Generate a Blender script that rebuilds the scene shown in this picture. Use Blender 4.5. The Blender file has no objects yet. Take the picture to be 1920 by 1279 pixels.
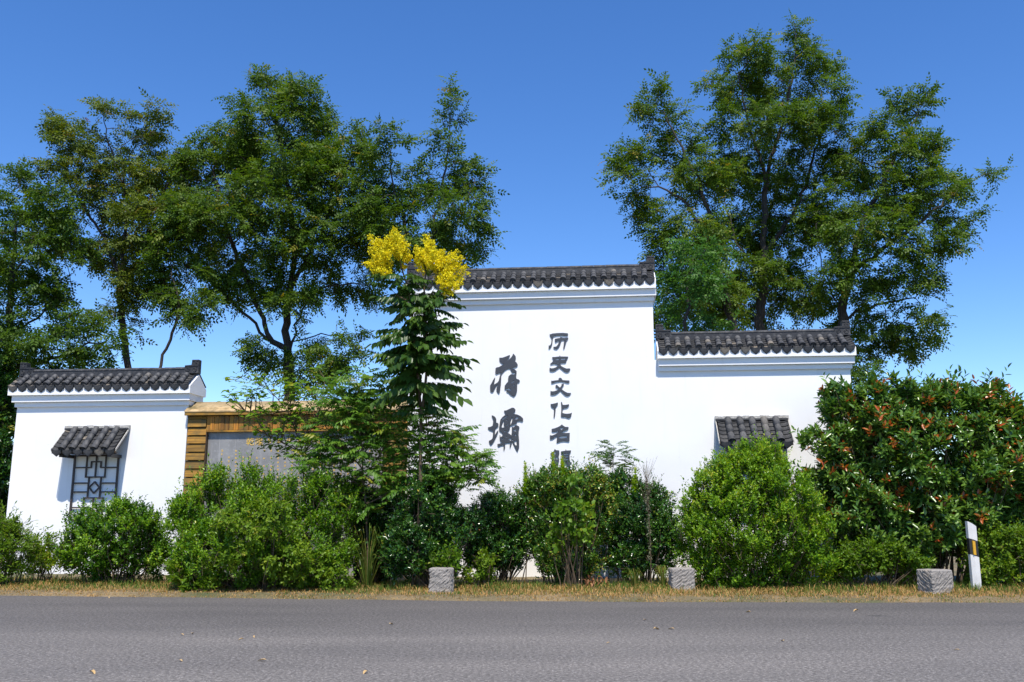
import bpy, bmesh, math, random
import numpy as np
from mathutils import Vector, Matrix
R = math.radians

# ------------------------------------------------------------------ camera, sky, sun, exposure
SC = bpy.context.scene
COL = SC.collection
F, PITCH, CAMH = 1700.0, R(10.72), 1.4
cam = bpy.data.cameras.new('camera')
cam.sensor_width = 36.0
cam.lens = 36.0 * F / 1920.0
cam.clip_end = 5000
camo = bpy.data.objects.new('camera', cam)
camo.location = (0, 0, CAMH)
camo.rotation_euler = (R(90) + PITCH, 0, 0)
COL.objects.link(camo)
SC.camera = camo

SUN = Vector((0.05, -0.546, 1.0)).normalized()      # direction towards the sun
world = bpy.data.worlds.new('World')
SC.world = world
world.use_nodes = True
wn = world.node_tree
sky = wn.nodes.new('ShaderNodeTexSky')
sky.sky_type = 'NISHITA'
sky.sun_disc = False
sky.sun_elevation = math.asin(SUN.z)
sky.sun_rotation = math.atan2(SUN.x, SUN.y)
sky.altitude = 1000
sky.air_density = 1.0
sky.dust_density = 0.1
sky.ozone_density = 3.5
bg = wn.nodes['Background']
bg.inputs['Strength'].default_value = 0.15
hs = wn.nodes.new('ShaderNodeHueSaturation')
hs.inputs['Saturation'].default_value = 1.24
hs.inputs['Hue'].default_value = 0.508
wn.links.new(sky.outputs[0], hs.inputs['Color'])
wn.links.new(hs.outputs[0], bg.inputs[0])

sl = bpy.data.lights.new('sun', 'SUN')
sl.energy = 4.4
sl.angle = R(0.53)
sl.color = (1.0, 0.935, 0.84)
so = bpy.data.objects.new('sun', sl)
so.rotation_euler = SUN.to_track_quat('Z', 'Y').to_euler()
so.location = (0, -20, 40)
COL.objects.link(so)

SC.view_settings.view_transform = 'Standard'
SC.view_settings.look = 'None'
SC.view_settings.gamma = 1.0
SC.view_settings.use_curve_mapping = False
SC.view_settings.exposure = 0.50

# ------------------------------------------------------------------ finding places: sight lines and the wall frame
fwd = Vector((0, math.cos(PITCH), math.sin(PITCH)))
upv = Vector((0, -math.sin(PITCH), math.cos(PITCH)))
CAMP = Vector((0, 0, CAMH))
def ray(x, y):
    return fwd + Vector((1, 0, 0)) * ((x - 960) / F) - upv * ((y - 639.5) / F)
def at(x, y, Y):                       # point of the sight line at distance Y
    d = ray(x, y)
    return CAMP + d * (Y / d.y)
def ground(x, y):
    d = ray(x, y)
    return CAMP + d * (-CAMH / d.z)
YAW = R(5.78)
WO = Vector((0, 20.0, 0))
WU = Vector((math.cos(YAW), -math.sin(YAW), 0))
WM = Vector((math.sin(YAW), math.cos(YAW), 0))      # into the wall
def W(x, y, off=0.0):                  # (u, z) on the plane `off` metres in front of the wall face
    d = ray(x, y)
    t = (-off - (CAMP - WO).dot(WM)) / d.dot(WM)
    p = CAMP + d * t - WO
    return p.dot(WU), p.z

# ------------------------------------------------------------------ materials
MATS = {}
def nodes_of(name):
    m = bpy.data.materials.new(name)
    m.use_nodes = True
    MATS[name] = m
    nt = m.node_tree
    b = nt.nodes['Principled BSDF']
    return m, nt, b
def add(nt, t, **kw):
    n = nt.nodes.new(t)
    for k, v in kw.items():
        if k in n.inputs: n.inputs[k].default_value = v
        else: setattr(n, k, v)
    return n
def ramp(nt, fac, stops):
    r = nt.nodes.new('ShaderNodeValToRGB')
    e = r.color_ramp.elements
    while len(e) < len(stops): e.new(0.5)
    for i, (p, c) in enumerate(stops):
        e[i].position = p
        e[i].color = (c[0], c[1], c[2], 1)
    nt.links.new(fac, r.inputs[0])
    return r.outputs[0]
def bump(nt, b, h, strength, dist):
    bp = add(nt, 'ShaderNodeBump', Strength=strength, Distance=dist)
    nt.links.new(h, bp.inputs['Height'])
    nt.links.new(bp.outputs[0], b.inputs['Normal'])
def mixc(nt, a, c, fac, mode='MIX'):
    m = nt.nodes.new('ShaderNodeMix'); m.data_type = 'RGBA'; m.blend_type = mode
    for s, v in ((m.inputs[0], fac), (m.inputs[6], a), (m.inputs[7], c)):
        if hasattr(v, 'links') or hasattr(v, 'is_linked'): nt.links.new(v, s)
        else: s.default_value = v if isinstance(v, float) else (*v, 1)
    return m.outputs[2]
def coords(nt, scale=(1, 1, 1), kind='Object'):
    tc = nt.nodes.new('ShaderNodeTexCoord')
    mp = add(nt, 'ShaderNodeMapping')
    mp.inputs['Scale'].default_value = scale
    nt.links.new(tc.outputs[kind], mp.inputs[0])
    return mp.outputs[0]
def noise(nt, v, scale, detail=4, rough=0.55):
    n = add(nt, 'ShaderNodeTexNoise', Scale=scale, Detail=detail, Roughness=rough)
    nt.links.new(v, n.inputs['Vector'])
    return n.outputs['Fac']

def mat_white():
    m, nt, b = nodes_of('white_render')
    v = coords(nt)
    c1 = ramp(nt, noise(nt, v, 0.9, 5), [(0.3, (.80, .80, .80)), (0.62, (.84, .84, .835))])
    streak = noise(nt, coords(nt, (5, 5, .35)), 1.6, 4)
    c2 = mixc(nt, c1, (.70, .70, .68), ramp(nt, streak, [(0.58, (0, 0, 0)), (0.85, (.5, .5, .5))]))
    spots = noise(nt, v, 6, 3)
    c3 = mixc(nt, c2, (.62, .60, .56), ramp(nt, spots, [(0.70, (0, 0, 0)), (0.8, (.45, .45, .45))]))
    nt.links.new(c3, b.inputs['Base Color'])
    b.inputs['Roughness'].default_value = .85
    bump(nt, b, noise(nt, v, 35, 5), .25, .006)
mat_white()

def mat_tile(name, lo, mid, hi, extra=None):
    m, nt, b = nodes_of(name)
    oi = nt.nodes.new('ShaderNodeObjectInfo')
    geo = coords(nt)
    c1 = ramp(nt, oi.outputs['Random'], [(0, lo), (.5, mid), (.80, mid), (.92, hi), (1, extra or (.22, .185, .14))])
    n1 = noise(nt, geo, 9, 5)
    c2 = mixc(nt, c1, (.24, .23, .215), ramp(nt, n1, [(0.52, (0, 0, 0)), (0.78, (.38, .38, .38))]))
    n2 = noise(nt, geo, 28, 4)
    c3 = mixc(nt, c2, (.012, .013, .015), ramp(nt, n2, [(0.48, (0, 0, 0)), (0.7, (.75, .75, .75))]))
    nt.links.new(c3, b.inputs['Base Color'])
    b.inputs['Roughness'].default_value = .72
    bump(nt, b, n2, .5, .01)
mat_tile('clay_tile', (.030, .031, .034), (.055, .056, .060), (.10, .097, .093))
mat_tile('pan_clay', (.016, .017, .019), (.026, .027, .029), (.06, .058, .055))
mat_tile('ridge_clay', (.020, .022, .027), (.028, .030, .035), (.034, .035, .038), (.040, .041, .044))

def mat_simple(name, col, rough=.7, var=.25, scale=12, spec=.5, bumps=0.0):
    m, nt, b = nodes_of(name)
    v = coords(nt)
    n = noise(nt, v, scale, 5)
    c = ramp(nt, n, [(.3, tuple(x * (1 - var) for x in col)), (.7, tuple(min(1, x * (1 + var)) for x in col))])
    nt.links.new(c, b.inputs['Base Color'])
    b.inputs['Roughness'].default_value = rough
    b.inputs['Specular IOR Level'].default_value = spec
    if bumps: bump(nt, b, noise(nt, v, scale * 4, 5), bumps, .01)
mat_simple('mortar', (.42, .40, .36), .9, .35, 25, bumps=.5)
mat_simple('black_paint', (.022, .02, .02), .5, .2, 30)
mat_simple('brown_iron', (.045, .032, .028), .55, .3, 25)
mat_simple('slate_letter', (.052, .057, .068), .45, .12, 8)
mat_simple('gold_paint', (.78, .50, .10), .5, .15, 30)
mat_simple('post_white', (.66, .645, .62), .55, .08, 6)
mat_simple('reflector', (.62, .33, .02), .3, .1, 60)
mat_simple('dry_leaf', (.45, .30, .13), .8, .35, 40)
mat_simple('flower_yellow', (.80, .56, .02), .6, .12, 9)

def mat_wood(name, lo, hi, axis):
    m, nt, b = nodes_of(name)
    sc = (1.2, 22, 22) if axis == 0 else (22, 22, 1.2)
    oi = nt.nodes.new('ShaderNodeObjectInfo')
    tc = nt.nodes.new('ShaderNodeTexCoord')
    vm = nt.nodes.new('ShaderNodeVectorMath'); vm.operation = 'ADD'
    sclr = nt.nodes.new('ShaderNodeMath'); sclr.operation = 'MULTIPLY'; sclr.inputs[1].default_value = 37.0
    nt.links.new(oi.outputs['Random'], sclr.inputs[0])
    nt.links.new(tc.outputs['Object'], vm.inputs[0]); nt.links.new(sclr.outputs[0], vm.inputs[1])
    mp = add(nt, 'ShaderNodeMapping'); mp.inputs['Scale'].default_value = sc
    nt.links.new(vm.outputs[0], mp.inputs[0])
    g = noise(nt, mp.outputs[0], 1.0, 6, .65)
    c = ramp(nt, g, [(.28, lo), (.52, tuple((a + c) / 2 for a, c in zip(lo, hi))), (.72, hi)])
    tint = ramp(nt, oi.outputs['Random'], [(0, (.62, .62, .62)), (.5, (1, 1, 1)), (1, (1.25, 1.15, 1.05))])
    c = mixc(nt, c, tint, 1.0, 'MULTIPLY')
    big = noise(nt, vm.outputs[0], 3.2, 4)
    c = mixc(nt, c, (.10, .078, .022), ramp(nt, big, [(.46, (0, 0, 0)), (.66, (.85, .85, .85))]))
    nt.links.new(c, b.inputs['Base Color'])
    b.inputs['Roughness'].default_value = .68
    bump(nt, b, g, .4, .006)
mat_wood('wood_orange', (.15, .055, .007), (.60, .27, .025), 2)
mat_wood('wood_olive', (.10, .048, .006), (.50, .26, .025), 0)
mat_wood('wood_pale', (.36, .25, .12), (.60, .45, .25), 0)
mat_simple('wood_dark', (.05, .028, .012), .7, .3, 14)

def mat_slab():
    m, nt, b = nodes_of('slab_stone')
    v = coords(nt)
    c = ramp(nt, noise(nt, v, 2.2, 6), [(.3, (.19, .187, .185)), (.7, (.30, .295, .29))])
    run = noise(nt, coords(nt, (9, 9, .5)), 1.5, 4)
    c = mixc(nt, c, (.46, .45, .44), ramp(nt, run, [(.60, (0, 0, 0)), (.78, (.7, .7, .7))]))
    c = mixc(nt, c, (.38, .375, .37), ramp(nt, noise(nt, v, 14, 5), [(.52, (0, 0, 0)), (.75, (.6, .6, .6))]))
    nt.links.new(c, b.inputs['Base Color'])
    b.inputs['Roughness'].default_value = .5
mat_slab()

def mat_granite():
    m, nt, b = nodes_of('chiselled_granite')
    v = coords(nt)
    sp = noise(nt, v, 90, 3, .7)
    c = ramp(nt, sp, [(.3, (.11, .10, .088)), (.5, (.25, .228, .205)), (.72, (.46, .42, .375))])
    c = mixc(nt, c, (.42, .32, .20), ramp(nt, noise(nt, v, 3.5, 3), [(.58, (0, 0, 0)), (.72, (.55, .55, .55))]))
    nt.links.new(c, b.inputs['Base Color'])
    b.inputs['Roughness'].default_value = .85
    bump(nt, b, sp, .4, .008)
mat_granite()

def mat_asphalt():
    m, nt, b = nodes_of('asphalt')
    v = coords(nt)
    n1 = noise(nt, v, 26, 3, .8)
    c = ramp(nt, n1, [(.30, (.050, .045, .041)), (.5, (.132, .122, .112)), (.70, (.26, .24, .22))])
    vo = add(nt, 'ShaderNodeTexVoronoi', Scale=22.0); nt.links.new(v, vo.inputs['Vector'])
    c = mixc(nt, c, (.33, .31, .29), ramp(nt, vo.outputs['Distance'], [(.12, (.8, .8, .8)), (.22, (0, 0, 0))]))
    big = ramp(nt, noise(nt, coords(nt, (.25, 1.1, 1)), .8, 5), [(.3, (.84, .84, .85)), (.7, (1.14, 1.13, 1.12))])
    # asphalt colour grades along Y, paler in the near lane, darker towards the verge
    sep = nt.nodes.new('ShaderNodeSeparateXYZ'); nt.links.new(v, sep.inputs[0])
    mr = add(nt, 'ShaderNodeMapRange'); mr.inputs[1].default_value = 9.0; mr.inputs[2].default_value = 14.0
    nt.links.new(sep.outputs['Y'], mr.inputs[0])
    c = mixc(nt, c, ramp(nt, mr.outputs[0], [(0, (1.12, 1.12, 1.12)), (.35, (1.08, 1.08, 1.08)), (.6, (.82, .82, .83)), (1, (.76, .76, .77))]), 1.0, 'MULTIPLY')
    c = mixc(nt, c, big, 1.0, 'MULTIPLY')
    # an old oil stain
    g = ground(1648, 1155)
    mp = add(nt, 'ShaderNodeMapping'); mp.inputs['Location'].default_value = (-g.x / .55, -g.y / .30, 0)
    mp.inputs['Scale'].default_value = (1 / .55, 1 / .30, 1)
    nt.links.new(v, mp.inputs[0])
    gr = add(nt, 'ShaderNodeVectorMath'); gr.operation = 'LENGTH'; nt.links.new(mp.outputs[0], gr.inputs[0])
    ad = nt.nodes.new('ShaderNodeMath'); ad.operation = 'ADD'
    sm = nt.nodes.new('ShaderNodeMath'); sm.operation = 'MULTIPLY'; sm.inputs[1].default_value = 1.1
    nt.links.new(noise(nt, v, 4, 4), sm.inputs[0]); nt.links.new(sm.outputs[0], ad.inputs[0]); nt.links.new(gr.outputs['Value'], ad.inputs[1])
    c = mixc(nt, c, (.035, .034, .034), ramp(nt, ad.outputs[0], [(.55, (.7, .7, .7)), (1.0, (0, 0, 0))]))
    nt.links.new(c, b.inputs['Base Color'])
    b.inputs['Roughness'].default_value = .8
    b.inputs['Specular IOR Level'].default_value = .35
    bump(nt, b, n1, .8, .02)
mat_asphalt()

def mat_ground():
    m, nt, b = nodes_of('soil')
    v = coords(nt)
    c = ramp(nt, noise(nt, v, .9, 6), [(.3, (.07, .085, .03)), (.5, (.16, .125, .065)), (.7, (.26, .19, .10))])
    c = mixc(nt, c, (.05, .04, .025), ramp(nt, noise(nt, v, 30, 4), [(.5, (0, 0, 0)), (.75, (.8, .8, .8))]))
    nt.links.new(c, b.inputs['Base Color'])
    b.inputs['Roughness'].default_value = .95
    bump(nt, b, noise(nt, v, 25, 5), .6, .03)
mat_ground()

def mat_bark(name, col):
    m, nt, b = nodes_of(name)
    v = coords(nt, (14, 14, 3))
    n = noise(nt, v, 1.6, 6, .65)
    c = ramp(nt, n, [(.3, tuple(x * .45 for x in col)), (.7, tuple(x * 1.4 for x in col))])
    nt.links.new(c, b.inputs['Base Color'])
    b.inputs['Roughness'].default_value = .9
    bump(nt, b, n, .7, .03)
mat_bark('bark', (.050, .042, .034))
mat_bark('twig', (.12, .085, .05))

def mat_leaf(name, stops, rough=.42, trans=.34, spec=.45, tcol=None):
    m, nt, b = nodes_of(name)
    a = nt.nodes.new('ShaderNodeAttribute'); a.attribute_name = 'rnd'
    c = ramp(nt, a.outputs['Fac'], stops)
    nt.links.new(c, b.inputs['Base Color'])
    b.inputs['Roughness'].default_value = rough
    b.inputs['Specular IOR Level'].default_value = spec * .55
    tr = nt.nodes.new('ShaderNodeBsdfTranslucent')
    tc = mixc(nt, c, tcol or (1.5, 1.45, .55), 1.0, 'MULTIPLY')
    nt.links.new(tc, tr.inputs['Color'])
    mx = nt.nodes.new('ShaderNodeMixShader'); mx.inputs[0].default_value = trans
    nt.links.new(b.outputs[0], mx.inputs[1]); nt.links.new(tr.outputs[0], mx.inputs[2])
    nt.links.new(mx.outputs[0], nt.nodes['Material Output'].inputs['Surface'])
mat_leaf('leaf_locust', [(0, (.034, .080, .009)), (.5, (.072, .140, .012)), (.85, (.12, .185, .015)), (.95, (.18, .20, .018)), (1, (.25, .20, .025))], .5, .40)
mat_leaf('leaf_locust_olive', [(0, (.045, .080, .010)), (.5, (.090, .140, .014)), (.8, (.16, .185, .018)), (.92, (.20, .17, .022)), (1, (.13, .060, .025))], .5, .38)
mat_leaf('leaf_locust_fresh', [(0, (.035, .10, .018)), (.6, (.065, .17, .025)), (1, (.12, .22, .03))], .45, .36)
mat_leaf('leaf_privet', [(0, (.028, .090, .006)), (.35, (.078, .19, .009)), (.62, (.165, .31, .014)), (.9, (.28, .43, .025)), (1, (.40, .44, .04))], .36, .34, .7)
mat_leaf('leaf_vine', [(0, (.060, .13, .010)), (.5, (.13, .23, .014)), (.9, (.22, .31, .024)), (1, (.32, .31, .04))], .42, .38)
mat_leaf('leaf_holly', [(0, (.014, .050, .010)), (.4, (.034, .105, .016)), (.75, (.080, .19, .020)), (.92, (.20, .31, .025)), (1, (.38, .30, .05))], .24, .22, 1.0)
mat_leaf('leaf_photinia', [(0, (.032, .088, .013)), (.4, (.068, .16, .022)), (.88, (.19, .31, .05)), (.90, (.30, .13, .025)), (.96, (.40, .11, .02)), (1, (.44, .075, .025))], .28, .22, 1.0)
mat_leaf('leaf_rain', [(0, (.024, .062, .012)), (.5, (.046, .105, .016)), (.9, (.095, .16, .022)), (1, (.22, .17, .03))], .36, .28)
mat_leaf('leaf_pinnate', [(0, (.045, .115, .016)), (.5, (.085, .19, .024)), (.9, (.15, .27, .03)), (1, (.28, .28, .03))], .4, .38)
mat_leaf('leaf_broad', [(0, (.055, .135, .012)), (.5, (.105, .21, .016)), (.9, (.17, .28, .022)), (1, (.28, .29, .03))], .4, .40)
mat_leaf('leaf_dead', [(0, (.16, .065, .03)), (.6, (.30, .13, .06)), (1, (.42, .22, .11))], .8, .2, .2)
mat_leaf('straw', [(0, (.34, .19, .075)), (.45, (.52, .33, .13)), (.55, (.36, .29, .08)), (.70, (.12, .17, .03)), (1, (.07, .15, .02))], .7, .3, .25, (1.1, 1.1, .7))
mat_leaf('weed_pale', [(0, (.20, .21, .13)), (.6, (.33, .32, .22)), (1, (.40, .36, .24))], .7, .3, .2, (1.1, 1.1, .8))
mat_leaf('flower', [(0, (.76, .60, .010)), (.5, (.88, .78, .015)), (1, (.92, .86, .06))], .6, .35, .2, (1.05, 1.0, .6))

# ------------------------------------------------------------------ object helpers
def tag(o, label=None, cat=None, group=None, kind=None):
    if label: o['label'] = label
    if cat: o['category'] = cat
    if group: o['group'] = group
    if kind: o['kind'] = kind
    return o
def thing(name, label, cat, loc=(0, 0, 0), rz=0.0, group=None):
    o = bpy.data.objects.new(name, None)
    o.empty_display_size = .2
    o.location = loc; o.rotation_euler = (0, 0, rz)
    COL.objects.link(o)
    return tag(o, label, cat, group)
def link(name, me, mat, parent=None, M=None):
    if mat and not me.materials: me.materials.append(MATS[mat])
    o = bpy.data.objects.new(name, me)
    COL.objects.link(o)
    if parent: o.parent = parent
    if M is not None: o.matrix_basis = M
    return o
def from_bm(bm, name, smooth=False):
    bmesh.ops.recalc_face_normals(bm, faces=bm.faces)
    me = bpy.data.meshes.new(name)
    bm.to_mesh(me); bm.free()
    if smooth:
        me.polygons.foreach_set('use_smooth', [True] * len(me.polygons))
    return me
def bbox(bm, x0, x1, y0, y1, z0, z1):
    vs = [bm.verts.new(p) for p in ((x0, y0, z0), (x1, y0, z0), (x1, y1, z0), (x0, y1, z0), (x0, y0, z1), (x1, y0, z1), (x1, y1, z1), (x0, y1, z1))]
    for f in ((0, 1, 2, 3), (4, 5, 6, 7), (0, 1, 5, 4), (1, 2, 6, 5), (2, 3, 7, 6), (3, 0, 4, 7)):
        bm.faces.new([vs[i] for i in f])
    return vs
def bevel(bm, w, seg=1):
    bmesh.ops.bevel(bm, geom=list(bm.edges), offset=w, segments=seg, affect='EDGES', profile=.6)
def box(name, mat, parent, x0, x1, y0, y1, z0, z1, bev=0.0):
    bm = bmesh.new(); bbox(bm, x0, x1, y0, y1, z0, z1)
    if bev: bevel(bm, bev)
    return link(name, from_bm(bm, name), mat, parent)
def prism(bm, pts, y0, y1):            # outline in (x, z), pushed from y0 to y1
    a = [bm.verts.new((x, y0, z)) for x, z in pts]
    b = [bm.verts.new((x, y1, z)) for x, z in pts]
    bm.faces.new(a); bm.faces.new(list(reversed(b)))
    n = len(pts)
    for i in range(n): bm.faces.new((a[i], a[(i + 1) % n], b[(i + 1) % n], b[i]))
def prism_x(bm, pts, x0, x1):          # outline in (y, z), pushed along x
    a = [bm.verts.new((x0, y, z)) for y, z in pts]
    b = [bm.verts.new((x1, y, z)) for y, z in pts]
    bm.faces.new(a); bm.faces.new(list(reversed(b)))
    n = len(pts)
    for i in range(n): bm.faces.new((a[i], a[(i + 1) % n], b[(i + 1) % n], b[i]))

def tubes(paths, sides=6):
    """paths: list of (points Nx3, radii N) -> vertices, quads"""
    V, Q = [], []
    base = 0
    ang = np.linspace(0, 2 * math.pi, sides, endpoint=False)
    ca, sa = np.cos(ang), np.sin(ang)
    for P, r in paths:
        P = np.asarray(P, float); r = np.asarray(r, float)
        T = np.gradient(P, axis=0)
        T /= np.linalg.norm(T, axis=1, keepdims=True) + 1e-9
        ref = np.where(np.abs(T[:, 2:3]) > .9, np.array([[1., 0, 0]]), np.array([[0, 0, 1.]]))
        A = np.cross(T, ref); A /= np.linalg.norm(A, axis=1, keepdims=True) + 1e-9
        for i in range(1, len(A)):                       # keep the rings from flipping
            A[i] = A[i - 1] - T[i] * A[i - 1].dot(T[i]); A[i] /= np.linalg.norm(A[i]) + 1e-9
        B = np.cross(T, A)
        ring = P[:, None] + r[:, None, None] * (A[:, None] * ca[None, :, None] + B[:, None] * sa[None, :, None])
        V.append(ring.reshape(-1, 3))
        n = len(P)
        i = np.arange(n - 1)[:, None] * sides; j = np.arange(sides)[None, :]; k = (j + 1) % sides
        q = np.stack([i + j, i + k, i + sides + k, i + sides + j], -1).reshape(-1, 4) + base
        Q.append(q)
        base += n * sides
    return np.concatenate(V), np.concatenate(Q)
def np_mesh(name, V, faces, rnd=None, smooth=False):
    """faces: array (M,3) or (M,4)"""
    me = bpy.data.meshes.new(name)
    k = faces.shape[1]
    me.vertices.add(len(V)); me.vertices.foreach_set('co', np.ascontiguousarray(V, np.float32).ravel())
    me.loops.add(faces.size); me.loops.foreach_set('vertex_index', np.ascontiguousarray(faces, np.int32).ravel())
    me.polygons.add(len(faces)); me.polygons.foreach_set('loop_start', np.arange(0, faces.size, k, dtype=np.int32))
    if smooth: me.polygons.foreach_set('use_smooth', np.ones(len(faces), bool))
    if rnd is not None:
        at_ = me.attributes.new('rnd', 'FLOAT', 'POINT')
        at_.data.foreach_set('value', np.ascontiguousarray(rnd, np.float32))
    me.update(calc_edges=True)
    return me

# ------------------------------------------------------------------ leaves
def leaf_rhomb(w=.42, fold=.10, tip=-.06):
    V = np.array([(0, 0, 0), (.45, w / 2, fold * w), (1, 0, tip), (.45, -w / 2, fold * w)])
    return V, np.array([(0, 2, 1), (0, 3, 2)])
def leaf_mid(w=.4, fold=.12, droop=.10):
    V = np.array([(0, 0, 0), (.33, w * .48, fold * w), (.70, w * .40, fold * w - droop * .35), (1, 0, -droop), (.70, -w * .40, fold * w - droop * .35), (.33, -w * .48, fold * w)])
    return V, np.array([(0, 3, 2), (0, 2, 1), (0, 5, 4), (0, 4, 3)])
def leaf_full(w=.4, fold=.12, droop=.10):
    V = np.array([(0, 0, 0), (.35, 0, 0), (.72, 0, -droop * .35), (1, 0, -droop),
                  (.33, w * .48, fold * w), (.70, w * .38, fold * w - droop * .35),
                  (.33, -w * .48, fold * w), (.70, -w * .38, fold * w - droop * .35)])
    T = np.array([(0, 1, 4), (1, 2, 5), (1, 5, 4), (2, 3, 5), (0, 6, 1), (1, 7, 2), (1, 6, 7), (2, 7, 3)])
    return V, T
def frames(D, up):
    D = D / (np.linalg.norm(D, axis=1, keepdims=True) + 1e-9)
    Yv = np.cross(up, D); Yv /= np.linalg.norm(Yv, axis=1, keepdims=True) + 1e-9
    Zv = np.cross(D, Yv)
    return np.stack([D, Yv, Zv], axis=2)           # columns
def pinnate(npairs, leaf, leaf_len, ang=60, droop=.25, stalk=.18, rachis=True, seed=0, hang=0.0):
    g = np.random.default_rng(seed)
    lv, lt = leaf
    V, T, b = [], [], 0
    def pt(s): return np.array([s * (1 - .12 * droop * s), 0, -droop * s * s])
    for i in range(npairs):
        s = stalk + (1 - stalk) * i / npairs
        sz = leaf_len * (.75 + .4 * math.sin(math.pi * (i + .8) / (npairs + .6)))
        for sd in (-1, 1):
            a = R(ang + g.uniform(-9, 9)) * sd
            d = np.array([[math.cos(a), math.sin(a), -hang + g.uniform(-.15, .12) - droop * s]])
            u = np.array([[g.uniform(-.2, .2), g.uniform(-.2, .2), 1.0]])
            Fm = frames(d, u)[0]
            V.append((lv * sz * g.uniform(.85, 1.1)) @ Fm.T + pt(s + g.uniform(0, .04))); T.append(lt + b); b += len(lv)
    Fm = frames(np.array([[1., 0, -.3 - droop]]), np.array([[0, 0, 1.]]))[0]
    V.append((lv * leaf_len) @ Fm.T + pt(1.0)); T.append(lt + b); b += len(lv)
    if rachis:
        w = .012
        ss = (0, .5, 1.0)
        P = [pt(s) for s in ss]
        rv = np.array([p + np.array([0, e * w, 0]) for p in P for e in (-1, 1)])
        V.append(rv); T.append(np.array([(0, 2, 3), (0, 3, 1), (2, 4, 5), (2, 5, 3)]) + b); b += 6
    return np.concatenate(V), np.concatenate(T)

class Leaves:
    def __init__(s): s.V, s.T, s.r, s.b = [], [], [], 0
    def put(s, tpl, P, D, U, S, rnd):
        V, T = tpl
        n, k = len(P), len(V)
        if n == 0: return
        M = frames(D, U)
        X = np.einsum('nij,kj->nki', M, V) * np.asarray(S).reshape(-1, 1, 1) + P[:, None]
        s.V.append(X.reshape(-1, 3))
        s.T.append((T[None] + (np.arange(n) * k)[:, None, None]).reshape(-1, 3) + s.b)
        s.r.append(np.repeat(np.clip(rnd, 0, 1), k))
        s.b += n * k
    def mesh(s, name):
        return np_mesh(name, np.concatenate(s.V), np.concatenate(s.T), np.concatenate(s.r))
def unit(v): return v / (np.linalg.norm(v, axis=-1, keepdims=True) + 1e-9)

# ------------------------------------------------------------------ ground and road
edge_px = [(-900, 1110), (-400, 1113), (0, 1117), (240, 1119), (480, 1122), (720, 1125), (960, 1127.5), (1200, 1128.5), (1440, 1129.5), (1680, 1130), (1920, 1130), (2400, 1130), (2900, 1129)]
EDGE = np.array([[ground(x, y).x, ground(x, y).y] for x, y in edge_px])
def edge_y(x): return np.interp(x, EDGE[:, 0], EDGE[:, 1])
g0 = random.Random(3)
bm = bmesh.new()
xs = [-60] + list(np.arange(-18, 18.01, .12)) + [60]
far = []
for x in xs:
    y = float(edge_y(x)) + .025 * math.sin(x * 2.1) + g0.uniform(-.02, .02)
    far.append(bm.verts.new((x, y, 0.0)))
near = [bm.verts.new((x, -12, 0.0)) for x in xs]
for i in range(len(xs) - 1): bm.faces.new((near[i], near[i + 1], far[i + 1], far[i]))
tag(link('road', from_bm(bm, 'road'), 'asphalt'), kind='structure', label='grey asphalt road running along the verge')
# ground: one sheet to the horizon, rising a little above the road along the verge
gx = np.concatenate([[-900, -200, -60], np.arange(-20, 20.01, .25), [60, 200, 900]])
gy = np.concatenate([[-600, -60, 8], np.arange(13.5, 20.01, .125), [22, 26, 40, 100, 400, 1800]])
V = []
gr = np.random.default_rng(5)
for y in gy:
    for x in gx:
        d = y - float(edge_y(x))
        z = -.05 if d < 0 else min(.05, -.02 + .18 * d) + (gr.uniform(-.012, .012) if 0 < d < 5 else 0)
        V.append((x, y, z))
nx = len(gx)
Q = np.array([(j * nx + i, j * nx + i + 1, (j + 1) * nx + i + 1, (j + 1) * nx + i) for j in range(len(gy) - 1) for i in range(nx - 1)])
tag(link('ground', np_mesh('ground', np.array(V), Q, smooth=True), 'soil'), kind='structure', label='earth verge and open ground behind the walls')

# ------------------------------------------------------------------ roof tiles (shared meshes)
def arc(r, a0, a1, n): return [(r * math.cos(a), r * math.sin(a)) for a in np.linspace(a0, a1, n)]
def barrel_mesh(name, L=.20, r=.062, disc=False):
    bm = bmesh.new()
    n = 8
    lo = arc(r * 1.06, 0, math.pi, n); hi = arc(r * .94, 0, math.pi, n)
    li = arc(r * .80, 0, math.pi, n)
    a = [bm.verts.new((x, 0, z)) for x, z in lo]
    b = [bm.verts.new((x, L, z)) for x, z in hi]
    for i in range(n - 1): bm.faces.new((a[i], a[i + 1], b[i + 1], b[i]))
    if not disc:
        c = [bm.verts.new((x, 0, z)) for x, z in li]
        c2 = [bm.verts.new((x, L, z * .95)) for x, z in li]
        for i in range(n - 1):
            bm.faces.new((a[i], c[i], c[i + 1], a[i + 1]))
            bm.faces.new((c[i], c2[i], c2[i + 1], c[i + 1]))
    else:                              # round end plate with a rim and a boss
        m = 14
        prof = [(1.10, .012), (1.10, -.014), (.86, -.014), (.80, -.004), (.52, -.004), (.44, -.012), (.18, -.012), (.0, -.008)]
        rings = []
        for k, (rr, yy) in enumerate(prof):
            if rr == 0: rings.append([bm.verts.new((0, yy, 0))]); continue
            rings.append([bm.verts.new((r * rr * math.cos(t), yy, r * rr * math.sin(t) + .0)) for t in np.linspace(0, 2 * math.pi, m, endpoint=False)])
        for k in range(len(rings) - 1):
            A, B = rings[k], rings[k + 1]
            for i in range(m):
                j = (i + 1) % m
                if len(B) == 1: bm.faces.new((A[i], A[j], B[0]))
                else: bm.faces.new((A[i], A[j], B[j], B[i]))
    me = from_bm(bm, name)
    me.polygons.foreach_set('use_smooth', [i < n - 1 for i in range(len(me.polygons))])
    return me
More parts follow.
